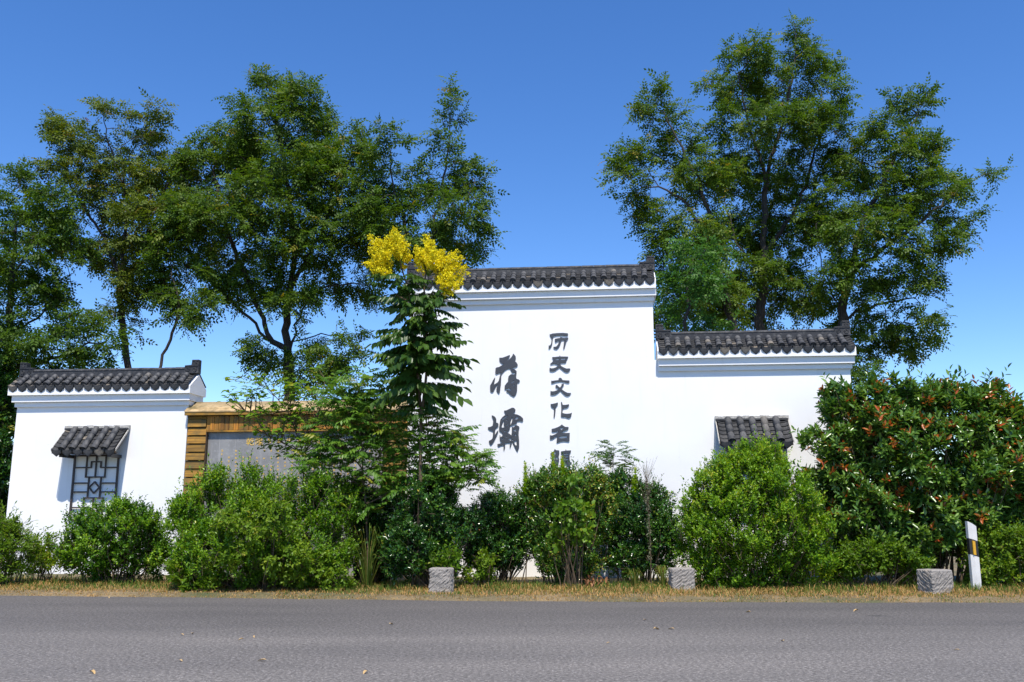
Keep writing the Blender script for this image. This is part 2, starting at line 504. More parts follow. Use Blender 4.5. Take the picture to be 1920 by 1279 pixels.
def pan_mesh(name, L=.17, w=.19, sag=.036, t=.014):
    bm = bmesh.new()
    n = 7
    xs_ = np.linspace(-w / 2, w / 2, n)
    def zz(x): return sag * (2 * x / w) ** 2
    A = [bm.verts.new((x, 0, zz(x) + .030)) for x in xs_]
    B = [bm.verts.new((x, L, zz(x) + .006)) for x in xs_]
    C = [bm.verts.new((x, 0, zz(x) + .030 - t)) for x in xs_]
    for i in range(n - 1):
        bm.faces.new((A[i], A[i + 1], B[i + 1], B[i])); bm.faces.new((C[i], C[i + 1], A[i + 1], A[i]))
    return from_bm(bm, name)
def drip_mesh(name, w=.20, h=.155, sag=.036, t=.014):
    # hanging lip of the lowest pan: curved top, pointed foot, raised border
    bm = bmesh.new()
    top = [(x, sag * (2 * x / w) ** 2 + .012) for x in np.linspace(-w / 2, w / 2, 7)]
    bot = [(w * .48, -.025), (w * .40, -.062), (w * .22, -.098), (0, -h + .018), (-w * .22, -.098), (-w * .40, -.062), (-w * .48, -.025)]
    pts = top + bot
    prism(bm, pts, -t, 0)
    ins = [(x * .78, (z + .03) * .74 - .03) for x, z in pts]
    prism(bm, ins, -t - .006, -t + .002)
    return from_bm(bm, name)
TB, TD, TP, TDR = barrel_mesh('barrel_tile'), barrel_mesh('eave_tile', disc=True), pan_mesh('pan_tile'), drip_mesh('drip_tile')
def ridge_mesh(name, L, r=.055):
    bm = bmesh.new()
    n = 9
    pr = arc(r, 0, math.pi, n)
    a = [bm.verts.new((0, x, z)) for x, z in pr]; b = [bm.verts.new((L * .985, x, z * .97)) for x, z in pr]
    for i in range(n - 1): bm.faces.new((a[i], a[i + 1], b[i + 1], b[i]))
    bm.faces.new(a); bm.faces.new(b)
    return from_bm(bm, name)
def ornament_mesh(name, s):
    # stepped ridge end; s=+1 tall at +x, s=-1 tall at -x
    bm = bmesh.new()
    pts = [(-.17, 0), (.17, 0), (.17, .29), (.0, .29), (.0, .175), (-.17, .175)]
    pts = [(x * s, z) for x, z in pts]
    prism(bm, pts, -.075, .075)
    bevel(bm, .008)
    def fr(x0, x1, z0, z1):            # raised border and scroll
        for p in ((x0, x1, z1 - .016, z1), (x0, x1, z0, z0 + .016)):
            bbox(bm, *sorted((p[0] * s, p[1] * s)), -.089, -.0735, p[2], p[3])
    fr(-.16, .16, .008, .165); fr(.01, .16, .17, .28)
    me0 = from_bm(bm, name)
    paths = []
    for cx, cz, rr, tw in ((-.085, .085, .05, 1), (.075, .085, .05, -1), (.085, .215, .036, 1)):
        th = np.linspace(0, 3.6 * math.pi, 16)
        rad = rr * (1 - th / th[-1] * .8)
        P = np.stack([(cx + rad * np.cos(th * tw)) * s, np.full(16, -.078), cz + rad * np.sin(th * tw)], 1)
        paths.append((P, np.full(16, .011)))
    V, Q = tubes(paths, 5)
    bm = bmesh.new(); bm.from_mesh(me0)
    vs = [bm.verts.new(p) for p in V]
    for q in Q: bm.faces.new([vs[i] for i in q])
    bpy.data.meshes.remove(me0)
    return from_bm(bm, name)
ORN_R, ORN_L = ornament_mesh('ridge_ornament', 1), ornament_mesh('ridge_ornament', -1)
tr = random.Random(11)
def jit(a): return tr.uniform(-a, a)
def lay_tiles(par, u0, u1, ncol, ye, ze, th, L, barrels, pans, k=1.0):
    """tiles on a slope that starts at the eave (ye, ze) and climbs into the wall"""
    pitch = (u1 - u0) / (ncol + 1)
    sx = pitch / .215
    Rx = Matrix.Rotation(th, 4, 'X')
    def put(name, me, u, s, n, tilt=0.0, mat='clay_tile', sy=1.0):
        M = Matrix.Translation((u + jit(.004), ye + s * math.cos(th) - n * math.sin(th), ze + s * math.sin(th) + n * math.cos(th))) @ Rx \
            @ Matrix.Rotation(jit(.025), 4, 'Z') @ Matrix.Rotation(tilt + jit(.02), 4, 'X') @ Matrix.Diagonal((sx, sy, 1, 1))
        link(name, me, mat, par, M)
    ex = (L - .02) / pans
    for i in range(ncol + 1):
        u = u0 + pitch * (i + .5)
        for j in range(pans): put('pan_tile', TP, u, ex * j, -.012, 0.0, 'pan_clay')
        M = Matrix.Translation((u + jit(.004), ye - .008 + jit(.004), ze + .012 + jit(.004))) @ Matrix.Rotation(R(16) + jit(.05), 4, 'X') @ Matrix.Rotation(jit(.05), 4, 'Y') @ Matrix.Diagonal((sx, 1, 1, 1))
        link('drip_tile', TDR, 'clay_tile', par, M)
    Lb = L * k
    ex = (Lb - .035) / barrels
    for i in range(1, ncol + 1):
        u = u0 + pitch * i
        put('eave_tile', TD, u, .035, .052, sy=(ex + .02) / .2)
        for j in range(1, barrels): put('barrel_tile', TB, u, .035 + ex * j - .01, .052, sy=(ex + .02) / .2)

def tiled_roof(wall, u0, u1, z0, T, ncol, over=.20, fasc=.17, rise=.31):
    mid = T / 2
    bm = bmesh.new()
    prism_x(bm, [(-over, z0), (-over, z0 + fasc), (mid, z0 + fasc + rise), (T + over, z0 + fasc), (T + over, z0)], u0, u1)
    roof = link('tiled_roof', from_bm(bm, 'tiled_roof'), 'white_render', wall)
    th = math.atan2(rise, mid + over); L = math.hypot(rise, mid + over)
    lay_tiles(roof, u0 + .015, u1 - .015, ncol, -over - .022, z0 + fasc + .006, th, L, 3, 5, .84)
    # rear slope: rows too far round the ridge to be told apart
    nn = ncol * 8
    us = np.linspace(u0 + .01, u1 - .01, nn + 1)
    zz = .03 + .045 * np.abs(np.cos(np.linspace(0, ncol * math.pi, nn + 1)))
    Va = np.stack([us, np.full(nn + 1, mid), z0 + fasc + rise + zz], 1); Vb = np.stack([us, np.full(nn + 1, T + over + .03), z0 + fasc - .01 + zz], 1)
    i = np.arange(nn)
    Q = np.stack([i, i + 1, i + nn + 2, i + nn + 1], 1)
    tag(link('rear_tiling', np_mesh('rear_tiling', np.concatenate([Va, Vb]), Q), 'clay_tile', roof), kind='stuff')
    # ridge
    zr = z0 + fasc + rise
    box('ridge_band', 'ridge_clay', roof, u0 + .30, u1 - .30, mid - .085, mid + .085, zr - .03, zr + .105)
    box('ridge_neck', 'ridge_clay', roof, u0 + .30, u1 - .30, mid - .042, mid + .042, zr + .106, zr + .134)
    a, b = u0 + .30, u1 - .30
    n = max(3, round((b - a) / .27)); Lr = (b - a) / n
    me = ridge_mesh('ridge_tile', Lr, .055)
    for k in range(n):
        link('ridge_tile', me, 'ridge_clay', roof, Matrix.Translation((a + k * Lr, mid, zr + .133 + jit(.003))) @ Matrix.Rotation(jit(.012), 4, 'Y'))
    link('ridge_ornament', ORN_L, 'ridge_clay', roof, Matrix.Translation((u0 + .165, mid, zr + .02)) @ Matrix.Diagonal((1, 1, 1.14, 1)))
    link('ridge_ornament', ORN_R, 'ridge_clay', roof, Matrix.Translation((u1 - .165, mid, zr + .02)) @ Matrix.Diagonal((1, 1, 1.14, 1)))
    return roof
def cornice(wall, u0, u1, z0, T, lat0=1.0, lat1=1.0):
    box('cornice_band', 'white_render', wall, u0 - .075 * lat0, u1 + .075 * lat1, -.13, T + .13, z0 - .158, z0 + .01, .006)
    box('cornice_band', 'white_render', wall, u0 - .035 * lat0, u1 + .035 * lat1, -.062, T + .062, z0 - .262, z0 - .16, .006)

def canopy(wall, u0, u1, zt, d=.54, drop=.56, ncol=5):
    th = math.atan2(drop, d); L = math.hypot(d, drop)
    bm = bmesh.new()
    prism_x(bm, [(-.002, zt - .05), (-d, zt - drop - .05), (-d, zt - drop - .085), (-.002, zt - .10)], u0 + .02, u1 - .02)
    c = link('window_canopy', from_bm(bm, 'window_canopy'), 'wood_dark', wall)
    lay_tiles(c, u0 + .02, u1 - .02, ncol, -d - .015, zt - drop - .035, th, L, 3, 6, .93)
    bm = bmesh.new()                   # ragged mortar fillet against the wall
    n = 26
    for k in range(n):
        a = u0 + (u1 - u0) * k / n; b = u0 + (u1 - u0) * (k + 1.08) / n
        bbox(bm, a, b, -.085 - tr.uniform(0, .012), -.001 - .0004 * (k % 2), zt - .05 + jit(.004), zt + .012 + tr.uniform(0, .02))
    link('mortar_fillet', from_bm(bm, 'mortar_fillet'), 'mortar', c)
    box('top_course', 'clay_tile', c, u0 + .012, u1 - .012, -.12, -.004, zt - .075, zt - .035)
    for u in (u0 + .0, u1 - .018):     # mortar rake along both edges
        bm = bmesh.new()
        prism_x(bm, [(-.01, zt - .005), (-d - .01, zt - drop + .02), (-d - .01, zt - drop - .035), (-.01, zt - .06)], u, u + .018)
        link('rake_strip', from_bm(bm, 'rake_strip'), 'mortar', c)
    for u in (u0 + .20, u1 - .20):
        box('bracket', 'black_paint', c, u - .04, u + .04, -d + .06, .02, zt - drop - .16, zt - drop - .09, .006)
    box('eave_beam', 'black_paint', c, u0 + .06, u1 - .06, -d + .10, -d + .17, zt - drop - .089, zt - drop - .04)
    return c

def lattice(wall, u0, zt, w=1.04, h=1.47):
    """fretwork of straight bars and a lozenge, held a little off the wall"""
    L = bpy.data.objects.new('window_lattice', None)
    par = None
    k = w / 525.0; kz = h / 736.0
    def seg(x0, z0, x1, z1, t=.030, nm='lattice_bar'):
        nonlocal par
        bm = bmesh.new()
        if abs(x1 - x0) < 1:
            bbox(bm, u0 + x0 * k - t / 2, u0 + x0 * k + t / 2, -.052, -.022, zt - z1 * kz, zt - z0 * kz)
        elif abs(z1 - z0) < 1:
            bbox(bm, u0 + x0 * k, u0 + x1 * k, -.050, -.024, zt - z0 * kz - t / 2, zt - z0 * kz + t / 2)
        else:
            a = Vector((u0 + x0 * k, zt - z0 * kz)); b = Vector((u0 + x1 * k, zt - z1 * kz))
            n = (b - a).normalized(); n = Vector((-n.y, n.x)) * t / 2
            prism(bm, [tuple(a + n), tuple(b + n), tuple(b - n), tuple(a - n)], -.048 - .001 * (z1 > z0), -.026)
        if par is None:
            par = link('window_lattice', from_bm(bm, 'window_lattice'), 'brown_iron', wall)
        else:
            link(nm, from_bm(bm, nm), 'brown_iron', par)
    seg(0, 0, 0, 736, .042); seg(525, 0, 525, 736, .042); seg(8, 6, 517, 6, .040); seg(8, 730, 517, 730, .040)
    for m in (0, 1):
        f = (lambda z: z) if m == 0 else (lambda z: 736 - z)
        def v(x, a, b): lo, hi = sorted((f(a), f(b))); seg(x, lo, x, hi)
        def hh(a, b, z): seg(a, f(z), b, f(z))
        for x in (148, 377): v(x, 10, 252)
        v(262, 10, 252); hh(205, 320, 76)
        v(205, 70, 145); v(320, 70, 145)
        hh(5, 210, 142); hh(315, 520, 142)
        hh(140, 385, 250)
        hh(5, 192, 318); hh(334, 520, 318)
    v0 = 250
    for x in (190, 335): seg(x, 250, x, 486)
    c = (262, 368)
    P = [(262, 302), (322, 368), (262, 434), (202, 368)]
    for i in range(4): seg(*P[i], *P[(i + 1) % 4])
    return par

# ------------------------------------------------------------------ relief characters
GA, GB, GC, GD = (1000, 610, 8.522), (1000, 740, 8.522), (900, 650, 11.63), (900, 750, 11.63)
def P(s):
    v = [float(t) for t in s.replace(',', ' ').split()]
    return list(zip(v[0::2], v[1::2]))
GLYPHS = [
 (GA, ["257 133 275 140 300 128 380 120 470 117 553 124 558 150 548 168 500 168 430 162 370 165 330 175 318 190 310 230 305 290 290 335 270 365 248 380 240 365 243 318 262 320 280 295 288 250 290 210 270 180 262 160",
       "340 215 380 205 425 198 437 180 455 192 490 198 520 196 560 192 558 215 535 245 520 290 510 330 495 375 483 382 475 365 482 320 485 280 495 240 478 232 450 240 440 275 425 320 400 360 375 382 345 378 318 362 320 338 340 340 365 335 390 305 405 270 410 245 385 252 360 272 345 270"]),
 (GA, ["300 503 340 502 412 495 425 472 436 495 500 495 560 497 553 520 535 550 528 580 515 600 480 600 440 603 432 625 450 650 490 672 530 688 570 685 593 690 588 715 565 745 525 752 490 735 455 705 420 675 390 695 350 725 310 738 268 735 255 715 258 668 285 685 320 682 360 668 395 640 370 622 340 615 310 618 272 630 268 610 295 590 315 565 312 540 298 522",
       "350 552 380 532 410 532 405 554", "438 552 448 530 505 528 510 548", "384 600 404 592 402 610"]),
 (GA, ["283 878 300 884 360 876 400 872 402 848 420 834 445 838 458 855 468 872 520 876 578 878 580 905 570 920 540 922 490 905 430 897 370 905 320 922 288 932 283 905",
       "352 965 372 942 395 965 425 990 445 965 448 940 470 932 490 930 488 955 470 985 450 1010 475 1035 510 1058 545 1075 580 1078 605 1075 598 1098 575 1122 540 1132 505 1118 470 1085 432 1045 395 1080 350 1108 300 1116 270 1105 272 1040 295 1052 335 1050 375 1035 408 1012 380 1000 355 995"]),
 (GB, ["273 148 300 145 350 135 385 122 396 130 392 160 375 185 358 205 357 260 350 320 340 368 328 372 322 345 326 290 328 225 315 212 290 200 278 180",
       "440 118 452 110 462 125 470 160 510 160 545 155 568 148 573 165 560 195 530 212 490 218 470 230 468 290 500 300 545 302 585 298 618 282 612 320 600 355 575 378 540 370 510 358 470 356 442 352 437 320 445 250 445 180"]),
 (GB, ["290 545 340 535 400 512 435 490 458 470 475 490 510 512 560 512 566 530 550 560 515 575 480 585 455 605 520 610 585 607 582 660 580 740 560 752 500 742 440 748 395 765 368 768 372 720 378 665 350 680 310 710 275 718 262 705 262 635 275 648 300 650 345 632 385 605 395 580 360 590 320 598 292 590",
       "425 545 445 526 472 526 477 545 450 560", "408 687 440 668 500 661 541 667 539 686 480 691 430 696"]),
 (GB, ["270 935 320 905 343 862 365 885 415 888 418 935 405 985 415 1040 405 1100 375 1150 300 1155 272 1130 300 1090 290 1040 300 985 282 970",
       "325 935 345 915 365 935 345 950", "318 1000 345 1000 345 1030 318 1030", "365 1000 388 1000 386 1030 365 1030",
       "438 905 510 892 518 862 530 890 605 888 598 925 582 935 584 1070 615 1080 610 1110 570 1115 600 1150 570 1155 530 1115 500 1115 460 1155 440 1145 470 1110 438 1100 440 1075 455 1065 455 950 440 940",
       "490 945 555 942 555 958 490 960", "490 985 555 983 555 1000 490 1001", "490 1025 555 1023 555 1040 490 1041"]),
 (GC, ["418 238 490 235 560 210 640 178 655 180 648 215 618 260 605 290 640 268 680 225 708 185 715 142 745 165 780 210 783 260 765 318 800 345 825 395 812 430 770 448 715 458 712 475 760 490 800 530 798 600 788 660 800 700 845 710 872 740 855 780 815 785 812 880 810 960 785 1040 735 1095 700 1070 660 1050 620 1005 575 985 570 945 590 935 630 945 670 958 650 920 610 905 575 920 545 945 530 920 535 850 570 800 605 765 608 700 620 640 660 605 695 595 720 605 755 595 765 570 750 555 720 570 690 560 670 510 650 475 600 480 540 520 490 575 465 620 462 720 455 830 440 950 425 1015 405 1022 370 990 352 930 365 880 385 840 375 830 345 870 315 930 285 990 240 992 218 960 215 850 250 790 285 720 325 660 330 690 318 750 305 820 345 800 385 770 405 740 425 660 450 565 400 580 350 605 328 570 335 470 360 450 420 435 470 405 515 375 470 360 430 325 415 280",
       "665 790 700 765 740 735 735 765 700 785", "720 830 735 823 750 850 735 857"]),
 (GD, ["250 335 275 330 330 365 355 410 358 490 385 495 405 525 402 570 365 600 338 625 330 680 325 750 365 690 400 650 398 690 370 770 330 850 290 930 235 990 210 960 188 905 195 885 240 865 270 830 278 760 280 680 240 665 190 645 168 615 170 590 215 585 270 560 280 500 285 430 265 380",
       "520 228 575 222 640 190 700 162 745 170 775 210 768 255 735 285 745 300 820 315 890 350 940 400 942 450 920 475 870 455 810 462 808 500 770 530 700 548 650 570 655 620 640 650 615 690 600 715 640 730 680 765 690 690 690 580 735 590 760 555 800 545 850 570 862 605 845 660 845 780 855 900 855 1030 815 1135 780 1080 740 1000 705 915 690 960 660 1045 645 1040 645 990 665 935 600 930 548 945 550 1020 525 1115 510 1080 510 985 460 990 405 1018 378 990 375 960 430 948 480 915 440 900 425 850 425 765 440 760 450 805 490 780 480 720 470 705 425 680 415 650 412 600 425 530 440 430 480 375 540 325 555 300 525 260",
       "455 465 490 410 545 370 600 340 595 357 545 388 500 424", "470 592 485 520 515 455 535 470 512 510 520 570 542 585 500 600",
       "665 530 670 450 695 385 720 380 702 420 688 490", "755 422 790 373 852 371 815 412", "573 435 605 428 592 458", "583 548 600 532 614 562",
       "738 652 760 638 787 638 777 682 738 672", "712 772 724 743 737 743 729 767", "748 783 780 743 792 783", "612 856 674 828 670 884",
       "468 862 480 836 514 828 502 852", "557 817 580 793 592 800 577 822", "738 908 790 878 802 988 770 982", "518 692 555 663 562 672 547 692", "698 882 715 848 727 852 712 887"]),
]
def glyph_mesh(name, origin, loops, thick, scale_plane):
    ox, oy, s = origin
    cu = bpy.data.curves.new(name, 'CURVE')
    cu.dimensions = '2D'; cu.fill_mode = 'BOTH'; cu.extrude = thick / 2; cu.bevel_depth = .002; cu.offset = -.005; cu.bevel_resolution = 0; cu.resolution_u = 3
    allp = [[W(ox + x / s, oy + y / s, .03) for x, y in P(l)] for l in loops]
    cx = sum(p[0] for p in allp[0]) / len(allp[0]); cz = sum(p[1] for p in allp[0]) / len(allp[0])
    for pts in allp:
        sp = cu.splines.new('POLY'); sp.points.add(len(pts) - 1); sp.use_cyclic_u = True
        for q, (u, z) in zip(sp.points, pts): q.co = (u - cx, z - cz, 0, 1)
    ob = bpy.data.objects.new('tmp', cu); COL.objects.link(ob)
    dg = bpy.context.evaluated_depsgraph_get(); dg.update()
    me = bpy.data.meshes.new_from_object(ob.evaluated_get(dg))
    bpy.data.objects.remove(ob)
    me.name = name
    return me, cx, cz

# ------------------------------------------------------------------ the walls
def wall_thing(name, label, uc):
    return thing(name, label, 'wall', WO + WU * uc, -YAW)
def body(wall, pts, T):                # outline (u, z) relative to the wall's own base
    bm = bmesh.new(); prism(bm, pts, 0, T)
    return link('wall_body', from_bm(bm, 'wall_body'), 'white_render', wall)
T = .45
# low wall with the lattice window
uL, uR = W(31.5, 773)[0], W(352, 785)[0]
uc = (uL + uR) / 2
low = wall_thing('boundary_wall', 'low white wall with a grey tiled cap and dark lattice window, left of the timber panel', uc)
zf = (W(14, 741.3, .2)[1] + W(355.8, 736.8, .2)[1]) / 2
body(low, [(uL - uc, -.1), (uR - uc, -.1), (uR - uc, zf), (uL - uc, zf)], T)
cornice(low, uL - uc, uR - uc, zf, T)
tiled_roof(low, W(14, 741.3, .2)[0] - uc, W(355.8, 736.8, .2)[0] - uc, zf, T, 18)
u0, zt = W(126, 801); u1 = W(245, 801)[0]
canopy(low, u0 - uc, u1 - uc, zt)
lu, lz = W(141.0, 853.5, .04)
lattice(low, lu - uc, lz, W(222.5, 853.5, .04)[0] - lu)

# tall stepped wall with the lettering
tL, tR = W(766, 700)[0], W(1224, 570)[0]
sR = W(1594, 690)[0]
uc = (tL + tR) / 2
tall = wall_thing('stepped_wall', 'tall stepped white wall with dark relief characters and grey tiled caps', uc)
zt1 = (W(813, 551, .2)[1] + W(1230, 538, .2)[1]) / 2
zt2 = (W(1227.5, 672, .2)[1] + W(1606, 666.2, .2)[1]) / 2
body(tall, [(tL - uc, -.1), (sR - uc, -.1), (sR - uc, zt2), (tR - uc, zt2), (tR - uc, zt1), (tL - uc, zt1)], T)
cornice(tall, tL - uc, tR - uc, zt1, T)
tiled_roof(tall, W(756, 552, .2)[0] - uc, W(1230, 538, .2)[0] - uc, zt1, T, 24)
cornice(tall, tR - uc + .08, sR - uc, zt2, T, 0.0, 1.0)
tiled_roof(tall, tR - uc + .06, W(1606, 666, .2)[0] - uc, zt2, T, 18)
u0, zt = W(1340, 783); u1 = W(1477, 783)[0]
canopy(tall, u0 - uc, u1 - uc, zt)
lattice(tall, u0 - uc + .29, zt - .70, 1.04)
names = ['upper right column, first', 'second', 'third', 'fourth', 'fifth', 'sixth']
for i, (org, loops) in enumerate(GLYPHS):
    me, cx, cz = glyph_mesh('relief_character', org, loops, .016, 0)
    o = link('relief_character', me, 'slate_letter', tall)
    o.matrix_basis = Matrix.Translation((cx - uc, -.0125, cz)) @ Matrix.Rotation(R(90), 4, 'X')
    o['label'] = 'large brush style relief character' if i > 5 else 'small clerical style relief character'

# timber screen with the inscribed slab
wL, wR = W(352.5, 785, .06)[0], W(764, 785, .06)[0]
uc = (wL + wR) / 2
scr = wall_thing('timber_screen', 'orange brown timber clad screen wall with small plank roof framing a grey inscribed slab', uc)
ze = (W(349, 778, .18)[1] + W(764, 775, .18)[1]) / 2     # underside of the eave
hw = (wR - wL) / 2
jl, jr = W(389, 830, .0)[0] - uc, W(719, 830, .0)[0] - uc  # slab sides
zj = W(500, 808.5, .05)[1]
box('core', 'wood_dark', scr, -hw + .012, hw - .012, .075, .50, -.1, ze)
def planks(x0, x1):
    z = ze - .008
    first = True
    while z > .02:
        h = .062 if first else .172
        bm = bmesh.new()
        y0 = tr.uniform(-.012, .004)
        prism_x(bm, [(-.062 + y0, z - h), (-.034 + y0, z), (.074, z), (.074, z - h)], x0 + jit(.006), x1 + jit(.004))
        bevel(bm, .004)
        link('plank', from_bm(bm, 'plank'), 'wood_olive', scr)
        z -= h + (.012 if first else .016)
        first = False
planks(-hw, jl - .03); planks(jr + .03, hw)
x = jl - .03 + .006
while x < jr + .03 - .02:              # upright boards over the slab
    w = min(tr.uniform(.075, .135), jr + .03 - x)
    y0 = tr.uniform(-.02, .004)
    o = box('upright_board', 'wood_orange', scr, x, x + w - .006, -.045 + y0, .074, zj + .03, ze - .006 - tr.uniform(0, .004), .004)
    x += w
box('frame_trim', 'wood_olive', scr, jl - .028, jr + .028, -.056, .074, zj - .008, zj + .026, .004)
for x in (jl - .028, jr + .002): box('frame_trim', 'wood_dark', scr, x, x + .026, -.05, .074, -.05, zj - .009, .004)
slab = box('inscribed_slab', 'slab_stone', scr, jl, jr, .035, .074, -.05, zj - .010)
# small plank roof: boards on both slopes and a fascia
eo, rr = .17, .24
def slope_boards(sgn):
    n = 3
    for k in range(n):
        a, b = k / n, (k + 1) / n
        def pos(t): return (-eo + t * (.25 + eo), ze + .10 + t * rr)
        (ya, za), (yb, zb) = pos(a), pos(b)
        cuts = [-hw - .05] + sorted(tr.uniform(-hw * .75, hw * .75) for _ in range(2)) + [hw + .03]
        for c0, c1 in zip(cuts, cuts[1:]):
            bm = bmesh.new()
            e = .004 * (k % 2) + tr.uniform(0, .004)
            pr = [(ya + .002, za + e), (yb, zb + .012 + e), (yb, zb - .02 + e), (ya + .002, za - .028 + e)]
            if sgn < 0: pr = [(.5 - y, z) for y, z in pr]
            prism_x(bm, pr, c0 + .003, c1 - .003)
            link('roof_board', from_bm(bm, 'roof_board'), 'wood_pale', scr)
slope_boards(1); slope_boards(-1)
for y0, y1 in ((-eo + .012, -eo + .045), (.5 + eo - .045, .5 + eo - .012)):
    box('fascia_board', 'wood_olive', scr, -hw - .045, hw + .025, y0, y1, ze, ze + .076, .005)
box('soffit', 'wood_dark', scr, -hw - .03, hw + .015, -eo + .046, .5 + eo - .046, ze + .004, ze + .07)
# gilt inscription
bm = bmesh.new()
ig = random.Random(21)
def mark(u, z, s):
    for _ in range(3):
        zz = z + ig.uniform(-.45, .45) * s; a = ig.uniform(.25, .5) * s
        bbox(bm, u - a, u + a * ig.uniform(.5, 1), .0312 + .0001 * ig.random(), .0348, zz - .06 * s, zz + .06 * s)
    for _ in range(2):
        uu = u + ig.uniform(-.35, .35) * s; a = ig.uniform(.25, .5) * s
        bbox(bm, uu - .06 * s, uu + .06 * s, .0308 + .0001 * ig.random(), .0347, z - a, z + a * ig.uniform(.5, 1))
for c in range(25):
    px = 416.5 + 13.2 * c
    k = 0
    start = 845 if ig.random() < .6 else 858
    y = start
    while y < 985:
        if ig.random() < .86:
            u, z = W(px - (y - 845) * .03, y, -.035)
            mark(u - uc, z, .052)
        y += 7.2
for c in range(2, 10):
    u, z = W(468 + 18.6 * c, 826.5, -.035)
    mark(u - uc, z, .13)
link('inscription', from_bm(bm, 'inscription'), 'gold_paint', slab)
try:
    tx = bpy.data.curves.new('title', 'FONT'); tx.body = '乾隆'; tx.size = .20; tx.extrude = .002; tx.space_character = 1.12
    ob = bpy.data.objects.new('tmp', tx); COL.objects.link(ob)
    dg = bpy.context.evaluated_depsgraph_get(); dg.update()
    me = bpy.data.meshes.new_from_object(ob.evaluated_get(dg)); bpy.data.objects.remove(ob)
    u, z = W(461, 834, -.035)
    o = link('title', me, 'gold_paint', slab)
    o.matrix_basis = Matrix.Translation((u - uc, .030, z)) @ Matrix.Rotation(R(90), 4, 'X')
except Exception as e:
    print('title', e)

# ------------------------------------------------------------------ stone blocks and the marker post
def stone_block(label, x0, x1, ytop, ybase, rz, seed, depth=.40, chamfer=None):
    gp = ground((x0 + x1) / 2, ybase)
    w = (x1 - x0) / F * (gp - CAMP).length
    h = at((x0 + x1) / 2, ytop, gp.y).z
    t = thing('stone_block', label, 'stone block', (gp.x, gp.y + depth / 2, 0), rz, 'stone blocks on the verge')
    bm = bmesh.new()
    w -= .05; depth -= .05
    bbox(bm, -w / 2, w / 2, -depth / 2, depth / 2, -.08, h - .01)
    bmesh.ops.bevel(bm, geom=[e for e in bm.edges], offset=.018, segments=1, affect='EDGES')
    if chamfer:
        es = [e for e in bm.edges if abs(e.verts[0].co.z - e.verts[1].co.z) > h * .5 and e.verts[0].co.x > w * .3]
        bmesh.ops.bevel(bm, geom=es, offset=chamfer, segments=1, affect='EDGES')
    bmesh.ops.triangulate(bm, faces=bm.faces[:])
    for _ in range(6):
        es = [e for e in bm.edges if e.calc_length() > .02]
        if not es: break
        bmesh.ops.subdivide_edges(bm, edges=es, cuts=1)
        bmesh.ops.triangulate(bm, faces=bm.faces[:])
        if len(bm.verts) > 9000: break
    from mathutils import noise as mn
    bm.normal_update()
    off = Vector((seed * 3.1, seed * 1.7, 0))
    for v in bm.verts:
        p = v.co
        # slanting chisel strokes on the faces
        q = Vector(((p.x + p.y) * 9 + p.z * 7, (p.z - (p.x + p.y) * .8) * 34, p.y * 6)) + off
        st = mn.noise(q)
        d = .014 * st + .005 * mn.noise(p * 30 + off) + .012 * mn.noise(p * 5 + off)
        if p.z > h - .02: d *= .5
        v.co = p + v.normal * d
    link('block', from_bm(bm, 'block'), 'chiselled_granite', t)
    return t
stone_block('small grey chiselled stone block beneath the flowering tree', 803, 849, 1065, 1118, R(-6), 1, .36, .055)
stone_block('small grey stone block with a tan stained face, between holly hedge and rounded bright shrub', 1259, 1306, 1065, 1114, R(2), 2, .38)
stone_block('turned grey stone block beside the white marker post', 1742, 1790, 1068, 1120, R(20), 3, .42)

gp = ground(1832, 1111)
post = thing('marker_post', 'white roadside marker post with black band and amber reflector under the red tipped bush', 'marker post', gp, R(10))
ph, pw, pd = at(1822, 982, gp.y).z, .075, .05
def post_seg(name, mat, f0, f1, s0, s1, grow=0.0):   # front outline with a slanting upper and lower edge
    bm = bmesh.new()
    w = pw + grow
    pl = [(-w, -pd * .3 - grow), (-w * .2, -pd - grow), (w, -pd * .8 - grow), (w + .02, pd), (-w, pd)]
    lo = [bm.verts.new((x, y, f0 - s0 * x)) for x, y in pl]; hi = [bm.verts.new((x, y, f1 - s1 * x)) for x, y in pl]
    bm.faces.new(lo); bm.faces.new(list(reversed(hi)))
    for i in range(5): bm.faces.new((lo[i], lo[(i + 1) % 5], hi[(i + 1) % 5], hi[i]))
    return link(name, from_bm(bm, name), mat, post)
zb0, zb1 = at(1822, 1042, gp.y).z, at(1822, 1012, gp.y).z
post_seg('post_foot', 'post_white', -.05, zb0, 0, .35)
post_seg('black_band', 'black_paint', zb0 + .001, zb1, .35, .35, .001)
post_seg('post_head', 'post_white', zb1 + .001, ph, .35, .6)
bm = bmesh.new(); prism(bm, [(-.040, zb0 + .022), (.012, zb0 + .012), (.012, zb1 - .028), (-.040, zb1 - .012)], -pd - .012, -pd + .01)
link('reflector', from_bm(bm, 'reflector'), 'reflector', post)

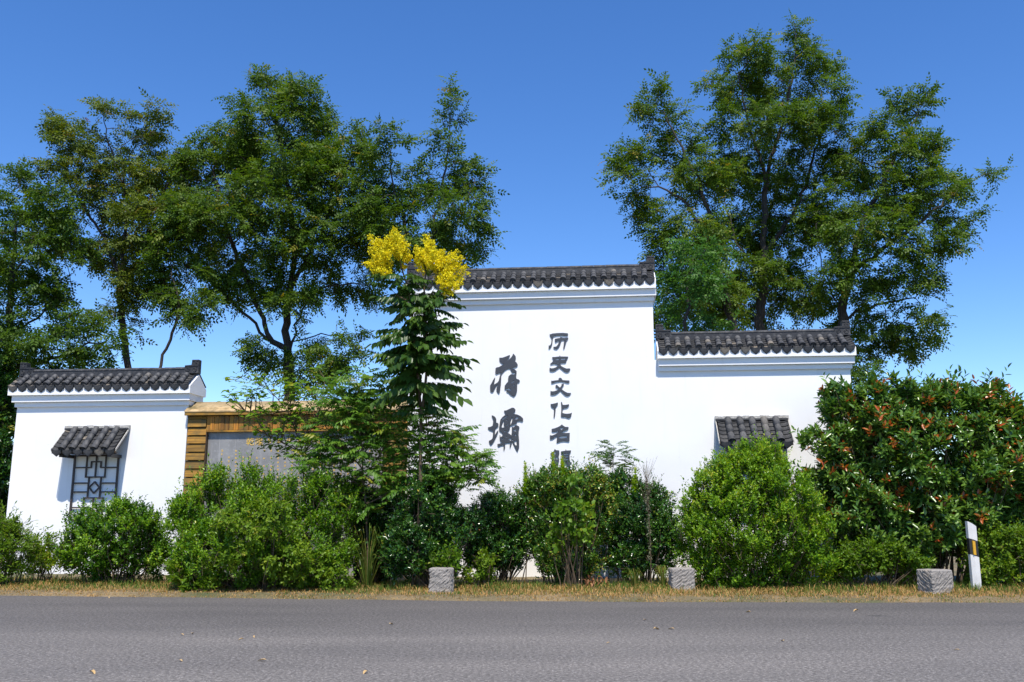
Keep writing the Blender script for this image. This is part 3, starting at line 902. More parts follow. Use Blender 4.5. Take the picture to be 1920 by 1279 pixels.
# ------------------------------------------------------------------ trees: branches grown towards points scattered through the crown
def smooth_path(pts, step):
    pts = np.array(pts, float)
    d = np.concatenate([[0], np.cumsum(np.linalg.norm(np.diff(pts, axis=0), axis=1))])
    n = max(2, int(d[-1] / step) + 1)
    s = np.linspace(0, d[-1], n)
    q = np.stack([np.interp(s, d, pts[:, i]) for i in range(3)], 1)
    for _ in range(2): q[1:-1] = (q[:-2] + 2 * q[1:-1] + q[2:]) / 4
    return q
def colonise(limbs, A, g, step=.24, reach=2.2, kill=.30, iters=130):
    """limbs: list of (polyline, parent limb index or -1)"""
    N, par = [], []
    for P_, pl in limbs:
        q = smooth_path(P_, step)
        q[1:-1] += g.normal(0, .03, q[1:-1].shape)
        if pl < 0: base = -1
        else: base = int(np.argmin([np.linalg.norm(n - q[0]) for n in N]))
        for k, p in enumerate(q):
            if pl >= 0 and k == 0: continue
            N.append(p); par.append(base); base = len(N) - 1
    N = np.array(N); par = list(par)
    A = A.copy()
    D = np.linalg.norm(A[:, None] - N[None], axis=2)
    idx, dist = D.argmin(1), D.min(1)
    for it in range(iters):
        keep = dist > kill
        A, idx, dist = A[keep], idx[keep], dist[keep]
        if len(A) == 0: break
        act = dist < reach if it > 3 else dist < reach * 2
        if not act.any():
            act = dist <= dist.min() * 1.05
        dirs = unit(A[act] - N[idx[act]])
        S = np.zeros_like(N); np.add.at(S, idx[act], dirs)
        u = np.unique(idx[act])
        v = unit(unit(S[u]) + g.normal(0, .22, (len(u), 3)) + np.array([0, 0, .04]))
        new = N[u] + v * step * g.uniform(.8, 1.15, (len(u), 1))
        k0 = len(N)
        N = np.concatenate([N, new]); par += list(u)
        D = np.linalg.norm(A[:, None] - new[None], axis=2)
        j, dj = D.argmin(1), D.min(1)
        b = dj < dist
        idx = np.where(b, j + k0, idx); dist = np.where(b, dj, dist)
        # stalled attractors are dropped
        if it % 25 == 24: 
            near_ = dist > kill * 1.02
            A, idx, dist = A[near_], idx[near_], dist[near_]
    return N, np.array(par)
def radii(N, par, tip, p, base):
    n = len(N)
    r = np.zeros(n); order = np.arange(n)[::-1]
    acc = np.zeros(n); depth = np.zeros(n, int)
    for i in order:
        r[i] = acc[i] ** (1 / p) if acc[i] > 0 else tip
        if par[i] >= 0:
            acc[par[i]] += r[i] ** p
            depth[par[i]] = max(depth[par[i]], depth[i] + 1)
    k = math.log(base / tip) / max(1e-6, math.log(r[0] / tip))
    return tip * (r / tip) ** k, depth
def branch_mesh(name, N, par, r):
    # chains: follow the thickest child
    kids = [[] for _ in N]
    for i, p in enumerate(par):
        if p >= 0: kids[p].append(i)
    paths_big, paths_small = [], []
    starts = [(0, -1)]
    while starts:
        s, p0 = starts.pop()
        chain = ([p0] if p0 >= 0 else []) + [s]
        c = s
        while kids[c]:
            ks = sorted(kids[c], key=lambda k: -r[k])
            for k in ks[1:]: starts.append((k, c))
            c = ks[0]; chain.append(c)
        if len(chain) < 2: continue
        rr = r[chain].copy()
        if p0 >= 0: rr[0] = rr[1]
        (paths_big if rr.max() > .03 else paths_small).append((N[chain], rr))
    V1, Q1 = tubes(paths_big, 8)
    if paths_small:
        V2, Q2 = tubes(paths_small, 4)
        V1, Q1 = np.concatenate([V1, V2]), np.concatenate([Q1, Q2 + len(V1)])
    return np_mesh(name, V1, Q1, smooth=True)
def blob_points(blobs, Y, g, dens):
    out = []
    for b in blobs:
        cx, cy, rx, ry = b[:4]
        dy = b[4] if len(b) > 4 else g.uniform(-.9, .9)
        c = np.array(at(cx, cy, Y + dy)); k = (Y + dy) / F * 1.02
        a, h = rx * k, ry * k
        n = max(6, int(dens * a * h * min(1.6, (a + h) / 2)))
        v = unit(g.normal(size=(n, 3))) * (g.uniform(0, 1, (n, 1)) ** .42)
        out.append(c + v * np.array([a, (a + h) / 2 * 1.1, h]))
    return np.concatenate(out)
FROND = [pinnate(3, leaf_rhomb(.56, .1), .34, 56, dr, .15, False, s, .1) for s, dr in ((1, .2), (2, .35), (3, .1))]
def tree(name, label, limbs, blobs, Y, seed, mat, dens=60.0, base_r=.17, frond=.30, per=8, twigs=3, group='trees behind the walls', bright=.5, spread=.26):
    g = np.random.default_rng(seed)
    A = blob_points(blobs, Y, g, dens)
    L3 = []
    for pts, pl in limbs:
        L3.append(([at(p[0], p[1], Y + (p[2] if len(p) > 2 else 0)) for p in pts], pl))
    p0 = L3[0][0][0]
    root = Vector((p0.x, p0.y, 0))
    L3[0] = ([root - Vector((0, 0, .15)), root + Vector((0, 0, .6))] + L3[0][0], -1)
    N, par = colonise(L3, A, g)
    r, dep = radii(N, par, .006, 2.3, base_r * .78)
    t = thing(name, label, 'tree', root, 0, group)
    off = np.array(root)
    link('trunk', branch_mesh('trunk', N - off, par, r), 'bark', t)
    # leafy twigs on the young wood
    tips = np.where(dep <= 3)[0]; tips = tips[par[tips] >= 0]
    C = A.mean(0)
    LV = Leaves()
    tw_paths = []
    for _ in range(twigs):
        b = N[tips]; dirn = unit(N[tips] - N[par[tips]])
        n = len(b)
        d = unit(dirn * .7 + unit(b - C) * .35 + g.normal(0, .55, (n, 3)) + np.array([0, 0, .12]))
        ln = g.uniform(.28, .62, n)
        e = b + d * ln[:, None] - np.array([0, 0, 1]) * (ln ** 2 * .25)[:, None]
        clump = g.uniform(-.16, .16, n)
        for k in range(per):
            s = (k + g.uniform(.2, 1, n)) / per
            Pp = b + (e - b) * s[:, None]
            side = unit(np.cross(d, np.array([0, 0, 1.]) + g.normal(0, .25, (n, 3)))) * (1 if k % 2 else -1)
            dd = unit(d * .5 + side * .75 + g.normal(0, .35, (n, 3)) + np.array([0, 0, -.12]))
            U = np.array([0, -.35, 1.]) + g.normal(0, .6, (n, 3))
            rn = bright + clump + g.normal(0, spread, n) * .7
            LV.put(FROND[k % 3], Pp, dd, U, frond * g.uniform(.7, 1.15, n), rn)
        for i in range(n): tw_paths.append((np.stack([b[i], (b[i] + e[i]) / 2 + (0, 0, .02), e[i]]), (.005, .004, .002)))
    Vt, Qt = tubes(tw_paths, 3)
    X = Leaves(); 
    me = LV
    for i in range(len(me.V)): me.V[i] = me.V[i] - off
    link('crown', me.mesh('crown'), mat, t)
    tag(link('twigs', np_mesh('twigs', Vt - off, Qt), 'bark', t), kind='stuff')
    return t

tree('locust_tree', 'broad forked locust tree with dark trunk standing behind the timber screen',
     [([(545, 745), (541, 690), (538, 655)], -1), ([(538, 655), (505, 640), (468, 600), (430, 560), (380, 515), (330, 482), (290, 455)], 0),
      ([(540, 680), (536, 600), (545, 540), (552, 470), (545, 380), (528, 280), (510, 190)], 0), ([(541, 670), (560, 590), (590, 545), (640, 530), (690, 535)], 0),
      ([(545, 540), (600, 440), (640, 350), (660, 290)], 2), ([(505, 640), (480, 560), (440, 470), (410, 380), (400, 320)], 1), ([(560, 640), (600, 620), (660, 640)], 3)],
     [(515, 165, 50, 42), (500, 225, 80, 55), (560, 190, 48, 48), (470, 290, 95, 60), (585, 260, 62, 60), (560, 340, 100, 70), (410, 330, 85, 65), (660, 285, 52, 60), (480, 400, 110, 62),
      (380, 410, 75, 62), (640, 385, 85, 72), (570, 450, 110, 60), (690, 470, 62, 52), (400, 490, 85, 45), (330, 470, 60, 55), (640, 535, 80, 34), (640, 645, 66, 34), (500, 660, 45, 42),
      (470, 530, 70, 42), (590, 690, 60, 34), (350, 570, 45, 40), (560, 560, 60, 30)], 26.0, 101, 'leaf_locust', base_r=.20)
tree('locust_tree', 'locust tree with thin spire of new growth and hanging pods behind the yellow blossom',
     [([(800, 700), (798, 600), (805, 520), (812, 440)], -1), ([(812, 440), (830, 350), (842, 260), (846, 175)], 0), ([(805, 520), (760, 420), (730, 330), (735, 270)], 0), ([(812, 440), (860, 400), (890, 340)], 0)],
     [(847, 185, 16, 30, 0), (842, 235, 30, 38, 0), (832, 285, 48, 36), (740, 262, 46, 30), (715, 310, 38, 50), (865, 335, 50, 45), (780, 350, 60, 40), (760, 410, 75, 55), (860, 405, 66, 50), (830, 465, 75, 42), (745, 480, 50, 40), (880, 460, 34, 38), (700, 400, 40, 50)],
     24.5, 102, 'leaf_locust', base_r=.12, bright=.42)
tree('locust_tree', 'olive tinged slender locust tree behind the low wall with the lattice window',
     [([(243, 700), (236, 655), (228, 600), (226, 540), (232, 470), (240, 380), (225, 280)], -1), ([(228, 520), (180, 420), (130, 350), (105, 260)], 0), ([(232, 470), (290, 390), (330, 320)], 0), ([(240, 380), (200, 260), (190, 200)], 0)],
     [(205, 215, 48, 26), (105, 225, 26, 24), (130, 265, 48, 34), (300, 212, 24, 14), (270, 250, 46, 34), (230, 290, 85, 45), (130, 330, 66, 46), (265, 350, 85, 55), (330, 320, 40, 50), (180, 390, 88, 52), (285, 420, 80, 52), (225, 470, 78, 45), (245, 540, 60, 32), (330, 390, 50, 50), (120, 440, 60, 40), (215, 590, 40, 26)],
     26.5, 103, 'leaf_locust_olive', base_r=.13, bright=.5)
tree('locust_tree', 'heavy dark locust tree rising beyond the outer end of the low wall',
     [([(8, 800), (12, 700), (18, 600), (22, 520), (30, 400)], -1), ([(14, 640), (70, 590), (140, 560)], 0), ([(12, 690), (80, 680), (150, 650), (200, 640)], 0), ([(22, 520), (70, 440), (90, 380)], 0)],
     [(25, 340, 42, 38), (60, 400, 75, 48), (15, 440, 55, 50), (95, 470, 70, 42), (30, 520, 70, 45), (100, 545, 75, 34), (20, 600, 60, 40), (60, 640, 85, 38), (140, 620, 80, 30), (170, 665, 75, 26), (90, 690, 85, 28), (10, 680, 45, 45), (0, 760, 40, 50), (-30, 500, 60, 90), (-40, 640, 60, 80), (0, 850, 36, 50)],
     24.0, 104, 'leaf_locust', base_r=.20, bright=.35)
tree('locust_sapling', 'thin bent locust sapling with sparse leaves behind the tiled cap',
     [([(297, 700), (306, 660), (330, 615), (336, 570), (322, 520), (318, 470)], -1), ([(334, 585), (350, 540), (372, 510)], 0)],
     [(325, 560, 30, 32), (370, 570, 34, 34), (315, 500, 34, 30), (385, 525, 30, 28), (300, 540, 30, 40)], 25.0, 105, 'leaf_locust', dens=36, base_r=.055, bright=.45)
tree('locust_tree', 'tallest locust tree with upright trunk over the shorter stepped wall',
     [([(1421, 680), (1424, 600), (1433, 520), (1432, 430), (1436, 330), (1470, 220), (1490, 110), (1492, 50)], -1), ([(1436, 330), (1400, 220), (1385, 140)], 0), ([(1432, 480), (1500, 380), (1540, 250), (1560, 180)], 0), ([(1433, 520), (1380, 460), (1360, 380)], 0)],
     [(1490, 42, 24, 24, 0), (1495, 85, 42, 34), (1420, 105, 60, 34), (1520, 130, 60, 42), (1385, 130, 56, 34), (1450, 170, 100, 46), (1560, 185, 40, 50), (1335, 160, 34, 24), (1480, 240, 105, 50), (1400, 250, 70, 50), (1440, 330, 105, 55), (1540, 270, 50, 50), (1400, 430, 90, 60), (1500, 420, 80, 60), (1440, 520, 90, 55), (1410, 585, 70, 34), (1500, 560, 60, 50)],
     27.0, 106, 'leaf_locust', base_r=.19)
tree('locust_tree', 'wide leaning locust tree spreading beside the tall wall end',
     [([(1385, 690), (1372, 600), (1345, 500), (1315, 420), (1275, 370), (1235, 350)], -1), ([(1345, 500), (1330, 400), (1290, 300), (1245, 210)], 0), ([(1360, 560), (1300, 540), (1255, 500)], 0)],
     [(1240, 175, 16, 26, 0), (1240, 225, 42, 38), (1205, 215, 22, 14, 0), (1190, 305, 56, 28), (1265, 285, 60, 40), (1165, 330, 30, 18), (1230, 345, 66, 34), (1315, 340, 70, 50), (1215, 400, 46, 32), (1285, 430, 70, 42), (1240, 490, 45, 45), (1300, 530, 66, 50), (1265, 585, 46, 32), (1355, 570, 60, 46), (1340, 450, 55, 50)],
     25.2, 107, 'leaf_locust', base_r=.15, bright=.56)
tree('locust_tree', 'broad locust tree with long arching limbs behind the red tipped bush',
     [([(1582, 690), (1580, 610), (1584, 545), (1605, 460), (1632, 390), (1680, 290), (1720, 220)], -1), ([(1590, 520), (1650, 470), (1720, 420), (1790, 360), (1850, 325)], 0), ([(1580, 600), (1640, 570), (1700, 560)], 0), ([(1580, 590), (1540, 500), (1530, 420)], 0), ([(1581, 640), (1615, 680), (1650, 690)], 0)],
     [(1700, 205, 50, 28), (1735, 178, 30, 18, 0), (1665, 250, 56, 36), (1620, 310, 76, 50), (1715, 290, 80, 34), (1850, 325, 32, 12, 0), (1795, 345, 58, 26), (1700, 370, 100, 50), (1785, 410, 44, 36), (1640, 430, 90, 52), (1745, 460, 62, 36), (1600, 510, 75, 52), (1690, 520, 75, 38), (1640, 590, 90, 42), (1720, 590, 30, 26), (1660, 650, 85, 26), (1735, 640, 34, 16, 0), (1640, 695, 44, 22), (1560, 400, 50, 55)],
     25.6, 108, 'leaf_locust', base_r=.19, bright=.45)
tree('young_tree', 'fresh bright green young tree just behind the end of the tall wall',
     [([(1290, 700), (1285, 600), (1290, 520)], -1)], [(1290, 480, 60, 34), (1260, 540, 42, 42), (1320, 540, 50, 50), (1265, 605, 40, 30), (1330, 610, 50, 26)], 22.6, 109, 'leaf_locust_fresh', dens=60, base_r=.06, bright=.5)

# ------------------------------------------------------------------ shrubs
from mathutils import noise as mnoise
LEAF_P, LEAF_H, LEAF_L, LEAF_B = leaf_rhomb(.50, .14, -.08), leaf_rhomb(.58, .18, -.10), leaf_mid(.40, .16, .14), leaf_mid(.58, .12, .16)
DENS = 2.0
def shrub(name, label, cat, blobs, Yb, seed, mat, leaf, size, shoots, slen=.20, nleaf=9, up=.6, group=None, bright=.45, new=None, stem_r=.014, inner=.35, rough=.5, tipmat=None, deep=.8, tuft=.17, per_tuft=11):
    """blobs: (x, y, rx, ry[, depth offset]); Yb: distance of the base"""
    g = np.random.default_rng(seed)
    shoots = int(shoots * DENS); size *= 1.22
    B = []
    for b in blobs:
        dy = b[4] if len(b) > 4 else g.uniform(-.25, .25)
        c = np.array(at(b[0], b[1], Yb + dy)); k = (Yb + dy) / F
        B.append((c, np.array([b[2] * k, (b[2] + b[3]) / 2 * k * deep, b[3] * k])))
    area = np.array([a[0] * a[2] for _, a in B]); area /= area.sum()
    xs_ = [c[0] for c, _ in B]
    cx = float(np.average(xs_, weights=area))
    root = Vector((cx, Yb, 0.03))
    off = np.array(root)
    P_, O_, TB_ = [], [], []
    for (c, a), w in zip(B, area):
        n = int(shoots * w)
        m = max(3, n // per_tuft)              # tufts: branch ends that carry a handful of shoots each
        tv = unit(g.normal(size=(m, 3)))
        trad = np.where(g.random(m) < inner, g.uniform(.35, .82, m), g.uniform(.80, 1.02, m))
        lump = np.array([mnoise.noise(Vector(x * 2.0 + seed)) * .6 + mnoise.noise(Vector(x * 5.5 + seed)) * .35 for x in tv])
        tp = c + tv * a * (trad * (1 + rough * lump))[:, None]
        ti = g.integers(0, m, n)
        v = tv[ti]
        rr = tuft * g.uniform(.6, 1.35, m)[ti]
        ball = unit(unit(g.normal(size=(n, 3))) + unit(v / a) * .75 + np.array([0, -.1, .35]))
        p = tp[ti] + ball * (rr * g.uniform(.45, 1.05, n))[:, None] - unit(v / a) * (rr * .45)[:, None]
        keep = p[:, 2] > .05
        v = unit(v / a * .5 + ball) * a
        tb = g.normal(0, .11, m)[ti]
        for c2, a2 in B:
            if c2 is c: continue
            q = (((p - c2) / a2) ** 2).sum(1) < .45
            keep &= ~(q & (g.random(n) < .7))
        TB_.append(tb[keep])
        P_.append(p[keep]); O_.append(unit(v / a)[keep])
    Pn, On = np.concatenate(P_), np.concatenate(O_)
    n = len(Pn)
    D = unit(On * .55 + np.array([0, 0, up]) + g.normal(0, .32, (n, 3)))
    ln = slen * g.uniform(.6, 1.35, n)
    lng = (g.random(n) < .10) & (On[:, 2] > -.2)          # long shoots of the season stand out of the outline
    ln = np.where(lng, ln * g.uniform(1.4, 2.4, n), ln); Pn = Pn + D * np.where(lng, ln * .45, 0)[:, None]
    clump = np.array([mnoise.noise(Vector(p * 1.9 + seed)) for p in Pn]) * .16 + np.concatenate(TB_)
    LV = Leaves()
    ref = unit(np.cross(D, g.normal(size=(n, 3)))); ref2 = np.cross(D, ref)
    ph = g.uniform(0, 6.28, n)
    if new is not None: isnew = (g.random(n) < new) & (On[:, 2] > -.1)
    for k in range(nleaf):
        s = (k + .6) / nleaf
        a = ph + k * 2.4
        out = ref * np.cos(a)[:, None] + ref2 * np.sin(a)[:, None]
        base = Pn + D * (ln * (s - .6))[:, None]
        d = unit(out * (1.05 - .55 * s) + D * (.35 + .6 * s) + g.normal(0, .14, (n, 3)))
        U = D + np.array([0, 0, .35]) + g.normal(0, .22, (n, 3))
        rn = bright + clump + g.normal(0, .17, n) + .12 * (s - .5)
        if new is not None: 
            rn = np.minimum(rn, .87)
            if s > .45: rn = np.where(isnew, g.uniform(.91, 1, n), rn)
        LV.put(leaf, base, d, U, size * g.uniform(.65, 1.15, n) * (1.05 - .25 * s), rn)
    t = thing(name, label, cat, root, 0, group)
    for i in range(len(LV.V)): LV.V[i] = LV.V[i] - off
    link('foliage', LV.mesh('foliage'), mat, t)
    # stems from the ground into the foliage
    paths = []
    m = min(60, 14 + n // 60)
    pick = g.integers(0, n, m)
    for i in pick:
        e = Pn[i] - off
        b = np.array([g.normal(0, .10), g.normal(0, .08), -.08]) + np.array([e[0] * .35, e[1] * .3, 0])
        mid = b * .45 + e * .55 + g.normal(0, .06, 3) + np.array([0, 0, -.05])
        q = smooth_path([b, b * .75 + e * .25 + np.array([0, 0, .08]), mid, e], .12)
        paths.append((q, np.linspace(stem_r * g.uniform(.6, 1.3), .003, len(q))))
    for i in range(0, n, 3):
        paths.append((np.stack([Pn[i] - D[i] * ln[i] * 1.1, Pn[i] + D[i] * ln[i] * .4]) - off, (.004, .002)))
    Vs, Qs = tubes(paths, 4)
    link('stems', np_mesh('stems', Vs, Qs, smooth=True), 'twig', t)
    return t

shrub('privet_shrub', 'large sprawling bright green privet in front of the inscribed slab, reaching the road', 'shrub',
      [(420, 960, 85, 62), (520, 945, 90, 56), (610, 950, 60, 60), (450, 1040, 115, 68, -.3), (570, 1035, 80, 70, -.2), (370, 1040, 52, 60, -.2), (400, 900, 34, 18), (470, 893, 26, 12), (345, 975, 32, 45), (625, 1040, 36, 62)],
      17.1, 201, 'leaf_privet', LEAF_P, .062, 4000, .19, 9, .75, bright=.46, rough=.38)
shrub('creeper', 'pale green leafy creeper trailing over the large privet down to the road edge', 'creeper',
      [(500, 1000, 55, 62, -.75), (440, 1010, 50, 60, -.75), (560, 1060, 55, 40, -.6), (360, 1075, 40, 34, -.5), (620, 1085, 36, 24, -.5), (380, 1105, 30, 14, -.6)],
      17.0, 202, 'leaf_vine', LEAF_B, .066, 620, .16, 7, .15, bright=.45, inner=.1)
shrub('rounded_shrub', 'rounded mid green shrub in front of the lattice window', 'shrub',
      [(215, 1020, 92, 66), (170, 1030, 55, 50), (265, 1015, 52, 55), (235, 960, 40, 22), (160, 985, 28, 24), (290, 1050, 34, 34)], 18.0, 203, 'leaf_privet', LEAF_H, .058, 1900, .17, 9, .55, bright=.33)
shrub('nandina_bush', 'feathery pale green bush with purplish tips beyond the low wall end', 'shrub',
      [(20, 1040, 46, 50), (5, 990, 28, 40), (40, 1010, 24, 30), (-20, 1030, 50, 70)], 17.6, 204, 'leaf_vine', leaf_mid(.28, .1, .1), .085, 520, .22, 8, .4, bright=.42)
shrub('weed_patch', 'low yellowish weeds at the foot of the low wall beside the rounded shrub', 'weeds',
      [(85, 1030, 32, 26), (110, 1052, 30, 22), (70, 1058, 26, 16)], 18.3, 205, 'leaf_vine', LEAF_B, .06, 170, .18, 7, .6, bright=.62)
shrub('holly_shrub', 'dark glossy holly under the flowering tree, behind the chiselled block', 'shrub',
      [(800, 960, 62, 66), (770, 1030, 46, 52), (845, 1010, 50, 66), (745, 1050, 24, 34)], 16.9, 206, 'leaf_holly', LEAF_H, .058, 2100, .15, 9, .45, 'glossy hollies along the wall', bright=.40)
shrub('holly_shrub', 'low dark glossy holly left of the upright sprouting shrub', 'shrub',
      [(915, 990, 52, 52), (945, 960, 44, 32), (900, 1035, 36, 30), (960, 1020, 44, 48)], 17.9, 207, 'leaf_holly', LEAF_H, .058, 1700, .15, 9, .45, 'glossy hollies along the wall', bright=.40)
shrub('holly_shrub', 'green holly with upright sprouts below the column of small characters', 'shrub',
      [(1055, 985, 80, 66), (1040, 915, 55, 34), (1095, 920, 42, 40), (1060, 1045, 74, 40), (1000, 935, 30, 34), (1120, 970, 40, 50)], 17.7, 208, 'leaf_holly', LEAF_P, .062, 2900, .18, 9, .6, 'glossy hollies along the wall', bright=.68)
shrub('holly_shrub', 'dark holly beside the dry weed stalk and rounded bright shrub', 'shrub',
      [(1195, 985, 56, 66), (1220, 940, 36, 34), (1170, 920, 32, 30), (1240, 1010, 36, 62), (1180, 1045, 46, 34)], 18.0, 209, 'leaf_holly', LEAF_H, .058, 1900, .16, 9, .5, 'glossy hollies along the wall', bright=.45)
shrub('holly_shrub', 'shaded dark holly behind the tall grass tuft, under the compound leaved sapling', 'shrub',
      [(690, 1000, 40, 70), (720, 1040, 30, 50), (670, 950, 34, 40), (735, 960, 24, 50)], 18.0, 214, 'leaf_holly', LEAF_H, .06, 1300, .15, 9, .45, 'glossy hollies along the wall', bright=.3)
shrub('privet_shrub', 'rounded bright green privet below the right hand window canopy', 'shrub',
      [(1410, 990, 128, 92), (1405, 900, 82, 56), (1420, 858, 40, 34), (1340, 950, 66, 62), (1470, 930, 64, 58), (1500, 1020, 62, 70), (1320, 1020, 52, 56), (1390, 1080, 84, 30), (1455, 862, 22, 18), (1365, 880, 30, 22), (1520, 1075, 40, 26), (1335, 1080, 32, 26)],
      16.9, 210, 'leaf_privet', LEAF_P, .062, 5000, .17, 9, .8, bright=.54, rough=.3)
shrub('photinia_bush', 'large dark glossy photinia with red new leaves at the shorter wall end', 'shrub',
      [(1720, 880, 190, 130), (1640, 800, 105, 80), (1790, 800, 120, 78), (1580, 870, 75, 90), (1870, 880, 70, 110), (1700, 970, 150, 66, -.3), (1590, 960, 66, 66), (1830, 960, 95, 70), (1575, 760, 34, 34), (1680, 740, 52, 34), (1845, 750, 34, 34), (1760, 742, 40, 26), (1905, 800, 36, 50), (1950, 900, 60, 110), (1660, 1030, 80, 24, -.2), (1780, 1020, 110, 30, .3), (1600, 1020, 60, 34, .3)],
      18.0, 211, 'leaf_photinia', LEAF_L, .138, 4300, .22, 9, .55, bright=.48, new=.15, stem_r=.028, inner=.45, deep=.55, rough=.38, per_tuft=9)
shrub('evergreen_bush', 'dark leafy bush behind the outer end of the low wall', 'shrub',
      [(-15, 780, 50, 70), (-20, 880, 46, 70), (-5, 700, 36, 40), (-30, 980, 50, 60)], 23.0, 215, 'leaf_holly', LEAF_B, .09, 1500, .22, 8, .5, bright=.35)
shrub('bramble_thicket', 'bright green low bramble growing under the photinia', 'undergrowth',
      [(1640, 1045, 66, 24), (1700, 1058, 50, 20), (1600, 1062, 40, 18), (1575, 1075, 30, 14)], 17.0, 212, 'leaf_vine', LEAF_B, .07, 620, .15, 7, .5, bright=.25)
shrub('bramble_thicket', 'bright yellow green bramble behind the marker post', 'undergrowth',
      [(1870, 1030, 56, 50), (1910, 1060, 50, 40), (1850, 1072, 40, 26), (1960, 1040, 60, 60)], 17.2, 213, 'leaf_vine', LEAF_B, .066, 900, .15, 7, .5, bright=.5)

# ------------------------------------------------------------------ saplings with compound leaves
PIN_BIG = [pinnate(7, leaf_mid(.54, .14, .2), .25, 55, dr, .16, True, s, 1.0) for s, dr in ((4, .30), (5, .45), (6, .2))]
PIN_MID = [pinnate(5, leaf_rhomb(.48), .31, 55, dr, .14, True, s, .55) for s, dr in ((7, .22), (8, .34), (9, .12))]
PIN_FINE = [pinnate(8, leaf_rhomb(.52), .23, 62, dr, .12, True, s, .05) for s, dr in ((12, .12), (13, .2))]
def sapling(name, label, stems, Yb, seed, mat, tpls, size, whorls, group=None, cat='young tree', bright=.45, rad=.022, flat=.15):
    """stems: pixel polylines (x, y[, depth]); whorls: (x, y, count, size factor, az spread, dy)"""
    g = np.random.default_rng(seed)
    S3 = [[np.array(at(p[0], p[1], Yb + (p[2] if len(p) > 2 else 0))) for p in st] for st in stems]
    root = Vector((S3[0][0][0], S3[0][0][1], 0.03)); off = np.array(root)
    S3[0] = [off - (0, 0, .1)] + S3[0]
    t = thing(name, label, cat, root, 0, group)
    paths = []
    for i, st in enumerate(S3):
        q = smooth_path(st, .1)
        paths.append((q - off, np.linspace(rad * (1 if i == 0 else .7), rad * .3, len(q))))
    LV = Leaves()
    for (x, y, n, sf, dy) in whorls:
        c = np.array(at(x, y, Yb + dy))
        az = g.uniform(0, 6.28) + np.arange(n) * 2.399
        el = g.uniform(-.15, .5, n)
        D = np.stack([np.cos(az) * np.cos(el), np.sin(az) * np.cos(el), np.sin(el)], 1)
        Pp = c + D * .03 + g.normal(0, .05, (n, 3))
        U = np.array([0, -.25, 1.]) + g.normal(0, flat * 2, (n, 3))
        S = size * sf * g.uniform(.75, 1.15, n)
        rn = bright + g.normal(0, .2, n)
        for k in range(len(tpls)):
            m = (np.arange(n) % len(tpls)) == k
            LV.put(tpls[k], Pp[m], D[m], U[m], S[m], rn[m])
        # twig from the nearest stem point to the whorl
        allp = np.concatenate([p + off for p, _ in paths[:len(S3)]])
        j = np.argmin(np.linalg.norm(allp - (c - (0, 0, .25)), axis=1))
        s0 = allp[j]
        if np.linalg.norm(c - s0) > .08:
            q = smooth_path([s0, (s0 + c) / 2 + np.array([0, 0, -.05]), c], .1)
            paths.append((q - off, np.linspace(rad * .4, .004, len(q))))
    Vs, Qs = tubes(paths, 6)
    link('stem', np_mesh('stem', Vs, Qs, smooth=True), 'twig', t)
    for i in range(len(LV.V)): LV.V[i] = LV.V[i] - off
    link('foliage', LV.mesh('foliage'), mat, t)
    return t, S3, off
def scatter(blobs, n, seed, cnt=4, sf=1.0, dd=.35):
    g = random.Random(seed); out = []
    ar = [b[2] * b[3] for b in blobs]; tot = sum(ar)
    for b, a in zip(blobs, ar):
        for _ in range(max(1, int(n * a / tot))):
            r = math.sqrt(g.random()); th = g.uniform(0, 6.283)
            out.append((b[0] + b[2] * r * math.cos(th), b[1] + b[3] * r * math.sin(th), cnt, sf * g.uniform(.8, 1.1), g.uniform(-dd, dd)))
    return out
sapling('pinnate_sapling', 'leafy sapling with feathery compound leaves covering the right half of the slab',
        [[(690, 1040), (686, 960), (680, 880), (676, 800), (672, 730), (668, 705)], [(682, 900), (720, 840), (738, 790)], [(680, 880), (640, 830), (610, 800)], [(678, 830), (700, 760), (712, 730)]],
        17.3, 301, 'leaf_pinnate', PIN_MID, .34,
        scatter([(670, 730, 60, 34), (700, 780, 60, 50), (640, 800, 55, 50), (690, 850, 75, 55), (610, 850, 45, 34), (735, 840, 36, 50), (680, 920, 60, 45), (650, 760, 44, 40), (740, 900, 24, 34)], 185, 31, 6), bright=.6)
sapling('broadleaf_sapling', 'broad leaved sapling arching over the roof of the timber screen',
        [[(575, 1000), (570, 920), (566, 840), (540, 770), (500, 725), (455, 705)], [(566, 840), (600, 770), (610, 710)], [(540, 770), (490, 780), (460, 770)], [(566, 850), (530, 830), (500, 815)]],
        17.9, 302, 'leaf_broad', [leaf_full(.56, .14, .2), leaf_full(.60, .10, .3)], .15,
        scatter([(470, 715, 40, 22), (510, 740, 50, 30), (450, 745, 34, 26), (560, 760, 50, 42), (490, 785, 50, 28), (600, 730, 34, 40), (540, 815, 50, 36), (590, 800, 45, 40), (500, 825, 34, 18), (570, 850, 40, 30)], 220, 32, 5), bright=.6)
sapling('pinnate_sapling', 'pale compound leaved sapling sprouting beside the flowering stem over the white wall',
        [[(830, 1040), (826, 960), (815, 900), (805, 840), (800, 800)], [(815, 900), (860, 880), (900, 870)], [(805, 850), (785, 810), (782, 780)]],
        17.2, 303, 'leaf_pinnate', PIN_MID, .30,
        scatter([(800, 800, 40, 34), (840, 830, 40, 34), (790, 860, 28, 30), (860, 870, 48, 24), (900, 865, 26, 16), (830, 900, 50, 24), (885, 890, 28, 14)], 135, 33, 5), bright=.62)
